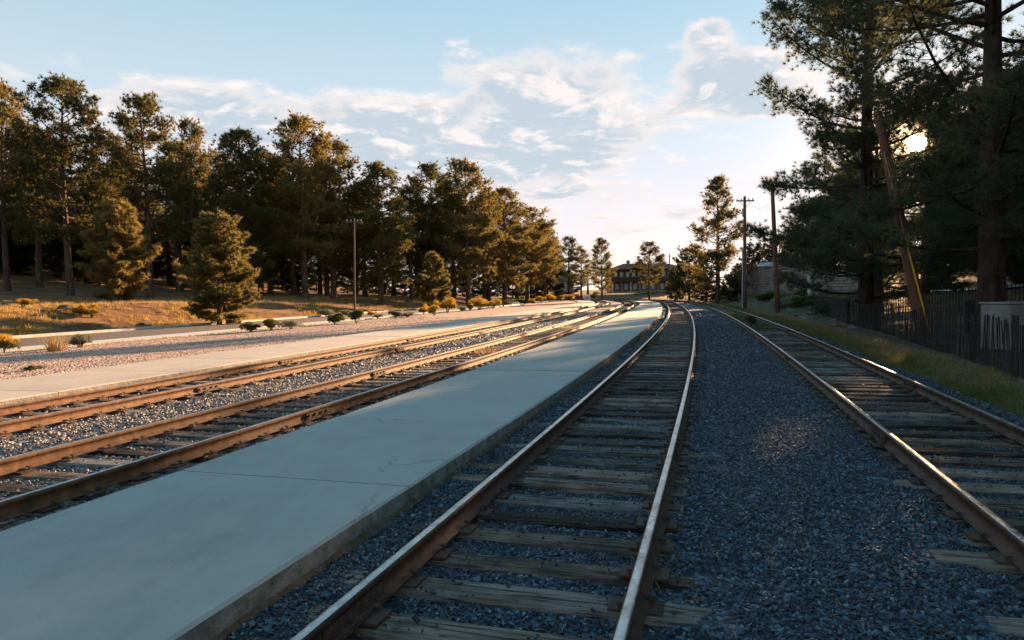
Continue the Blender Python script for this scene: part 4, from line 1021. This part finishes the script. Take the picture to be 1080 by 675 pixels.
# access road glimpsed under the right pines
def lane(Yc, w_, mat, name, lift):
    xs = np.linspace(31, 110, 50); V = []
    for x in xs:
        for q in (-w_ / 2, w_ / 2): y = Yc + .12 * (x - 30) + q; V.append((x, y, float(ground_z(x, y)) + lift))
    i = np.arange(len(V)).reshape(-1, 2); F = np.stack([i[:-1, 0], i[1:, 0], i[1:, 1], i[:-1, 1]], -1)
    tag(obj(name, tri_mesh(name, V, F, [mat])), kind='structure')
lane(53, 7, 'lane_concrete', 'access_road', .16)
# boulders along the foot of the right bank
rr = random.Random(17)
for i in range(26):
    Y = rr.uniform(30, 62); d = rr.uniform(3.0, 4.6) + .02 * (Y - 30); x, y = off('right', Y, d); s_ = rr.uniform(.25, .75)
    me = stone(500 + i % 9, .55); me.materials.append(MATS['wall_stone']); o = obj('rock', me, None, (float(x), float(y), float(ground_z(x, y)) + s_ * .1)); o.scale = (s_, s_, s_ * .8); o.rotation_euler = (0, 0, rr.uniform(0, 6))
    tag(o, 'weathered rock lying at the foot of the right bank', 'rock', 'rocks at the foot of the right bank')
# the right verge soil
strip('right_verge', 'right', 1.46, 'right', 6.5, 'soil_dark', 16, lambda X, Y: ground_z(X, Y) + .012, 2, 60)

# ------------------------------------------------------------------ far lodge, fence, cabinet
Dl = 200.; x0 = at(646, 300, Dl)[0]; x1 = at(722, 300, Dl)[0]; zr = at(672, 277, Dl)[2]; ze = at(660, 284, Dl)[2]; zg = at(660, 309, Dl)[2]; wdt = x1 - x0
LD = thing('lodge', 'brown two storey lodge with hipped roof at the end of the tracks', 'building', ((x0 + x1) / 2, Dl, zg)); he = ze - zg; hr = zr - zg
MB().box((0, 6, he * .25), (wdt, 11.5, he * .5)).build('ground_storey', 'lodge_tan', LD)
MB().box((0, 6, he * .75), (wdt + .8, 12.2, he * .5)).build('upper_storey', 'lodge_brown', LD)
a = wdt / 2 + 1.2
rf = MB().add([(-a, -1.2, he), (a, -1.2, he), (a, 13.2, he), (-a, 13.2, he), (-a + 5.5, 6, hr), (a - 5.5, 6, hr)], [(0, 1, 5, 4), (1, 2, 5), (2, 3, 4, 5), (3, 0, 4), (3, 2, 1, 0)]).build('roof', 'roof_brown', LD)
MB().box((-a + 7, 6.8, hr + .3), (.9, .9, 1.4)).build('chimney', 'wall_stone', rf)
nw_ = 12
for i in range(nw_):
    x = -wdt / 2 + wdt * (i + .5) / nw_
    wn = MB().box((x, -.14, he * .78), (wdt / nw_ * .62, .08, he * .22)).build('window', 'lodge_tan', LD); MB().box((x, -.19, he * .78), (wdt / nw_ * .5, .04, he * .18)).build('pane', 'pane_pale', wn)
for i in range(9):
    x = -wdt / 2 + wdt * i / 8; MB().box((x, -.35, he * .25), (.35, .35, he * .5)).build('column', 'lodge_tan' if i % 2 else 'house_wall', LD)
for i in range(8):
    x = -wdt / 2 + wdt * (i + .5) / 8; wn = MB().box((x, .16, he * .27), (1.3, .1, he * .3)).build('window', 'lodge_brown', LD); MB().box((x, .10, he * .27), (1.05, .05, he * .25)).build('pane', 'pane_pale', wn)
MB().box((0, -.5, he * .49), (wdt + 1, 1.4, .25)).build('balcony', 'lodge_brown', LD)
# small house glimpsed left of the far pines
xx, yy, zz = at(586, 306, 190); HS = thing('small_house', 'small pale house glimpsed behind the far pines', 'house', (xx, yy, zz - .5))
MB().box((0, 3, 1.5), (6.5, 6, 3)).build('wall', 'house_wall', HS); MB().add([(-3.7, -.5, 3), (3.7, -.5, 3), (3.7, 6.5, 3), (-3.7, 6.5, 3), (-3.7, 3, 4.3), (3.7, 3, 4.3)], [(0, 1, 5, 4), (2, 3, 4, 5), (1, 2, 5), (3, 0, 4), (3, 2, 1, 0)]).build('roof', 'roof_brown', HS)
wn = MB().box((1, -.05, 1.6), (1.2, .08, 1)).build('window', 'paint_white', HS); MB().box((1, -.10, 1.6), (1., .04, .8)).build('pane', 'glass_dark', wn)
FF = thing('mesh_fence', 'pale green mesh fence with posts in front of the lodge', 'fence'); fa, fb = Vector(at(628, 312, 160)), Vector(at(700, 312, 175)); fa.z = fb.z = 0
for i in range(15):
    q = fa.lerp(fb, i / 14); MB().tube([(q.x, q.y, float(ground_z(q.x, q.y)) - .1), (q.x, q.y, float(ground_z(q.x, q.y)) + 1.8)], .05, 6).build('post', 'green_fence', FF)
for h in (.3, .8, 1.3, 1.75):
    MB().tube([(fa.lerp(fb, t).x, fa.lerp(fb, t).y, float(ground_z(fa.lerp(fb, t).x, fa.lerp(fb, t).y)) + h) for t in np.linspace(0, 1, 15)], .035, 4).build('rail', 'green_fence', FF)
B = MB()
for i in range(160):
    q = fa.lerp(fb, i / 159); B.box((q.x, q.y, float(ground_z(q.x, q.y)) + .95), (.02, .02, 1.6))
tag(B.build('mesh_wires', 'green_fence', FF), kind='stuff')
xx, yy = gp(619.5, 317.6, .05); WC = thing('white_cabinet', 'small white cabinet beside the leftmost track far away', 'cabinet', (xx, yy, 0.0)); k_ = yy / FPX
MB().box((0, 0, 3.1 * k_), (6.4 * k_, 5 * k_, 6.2 * k_), bev=.03).build('body', 'paint_white', WC); MB().box((0, 0, 6.35 * k_), (6.9 * k_, 5.5 * k_, .35 * k_)).build('lid', 'paint_white', WC); MB().box((0, -2.55 * k_, 3.1 * k_), (4.8 * k_, .04, 4.6 * k_)).build('door', 'paint_pale_blue', WC)
MB().box((1.6 * k_, -2.6 * k_, 3.3 * k_), (.3 * k_, .05, .7 * k_)).build('handle', 'dark_metal', WC)

# ------------------------------------------------------------------ render settings
S.render.engine = 'CYCLES'
S.cycles.max_bounces = 6; S.cycles.transparent_max_bounces = 4
S.render.resolution_x, S.render.resolution_y = 1024, 640
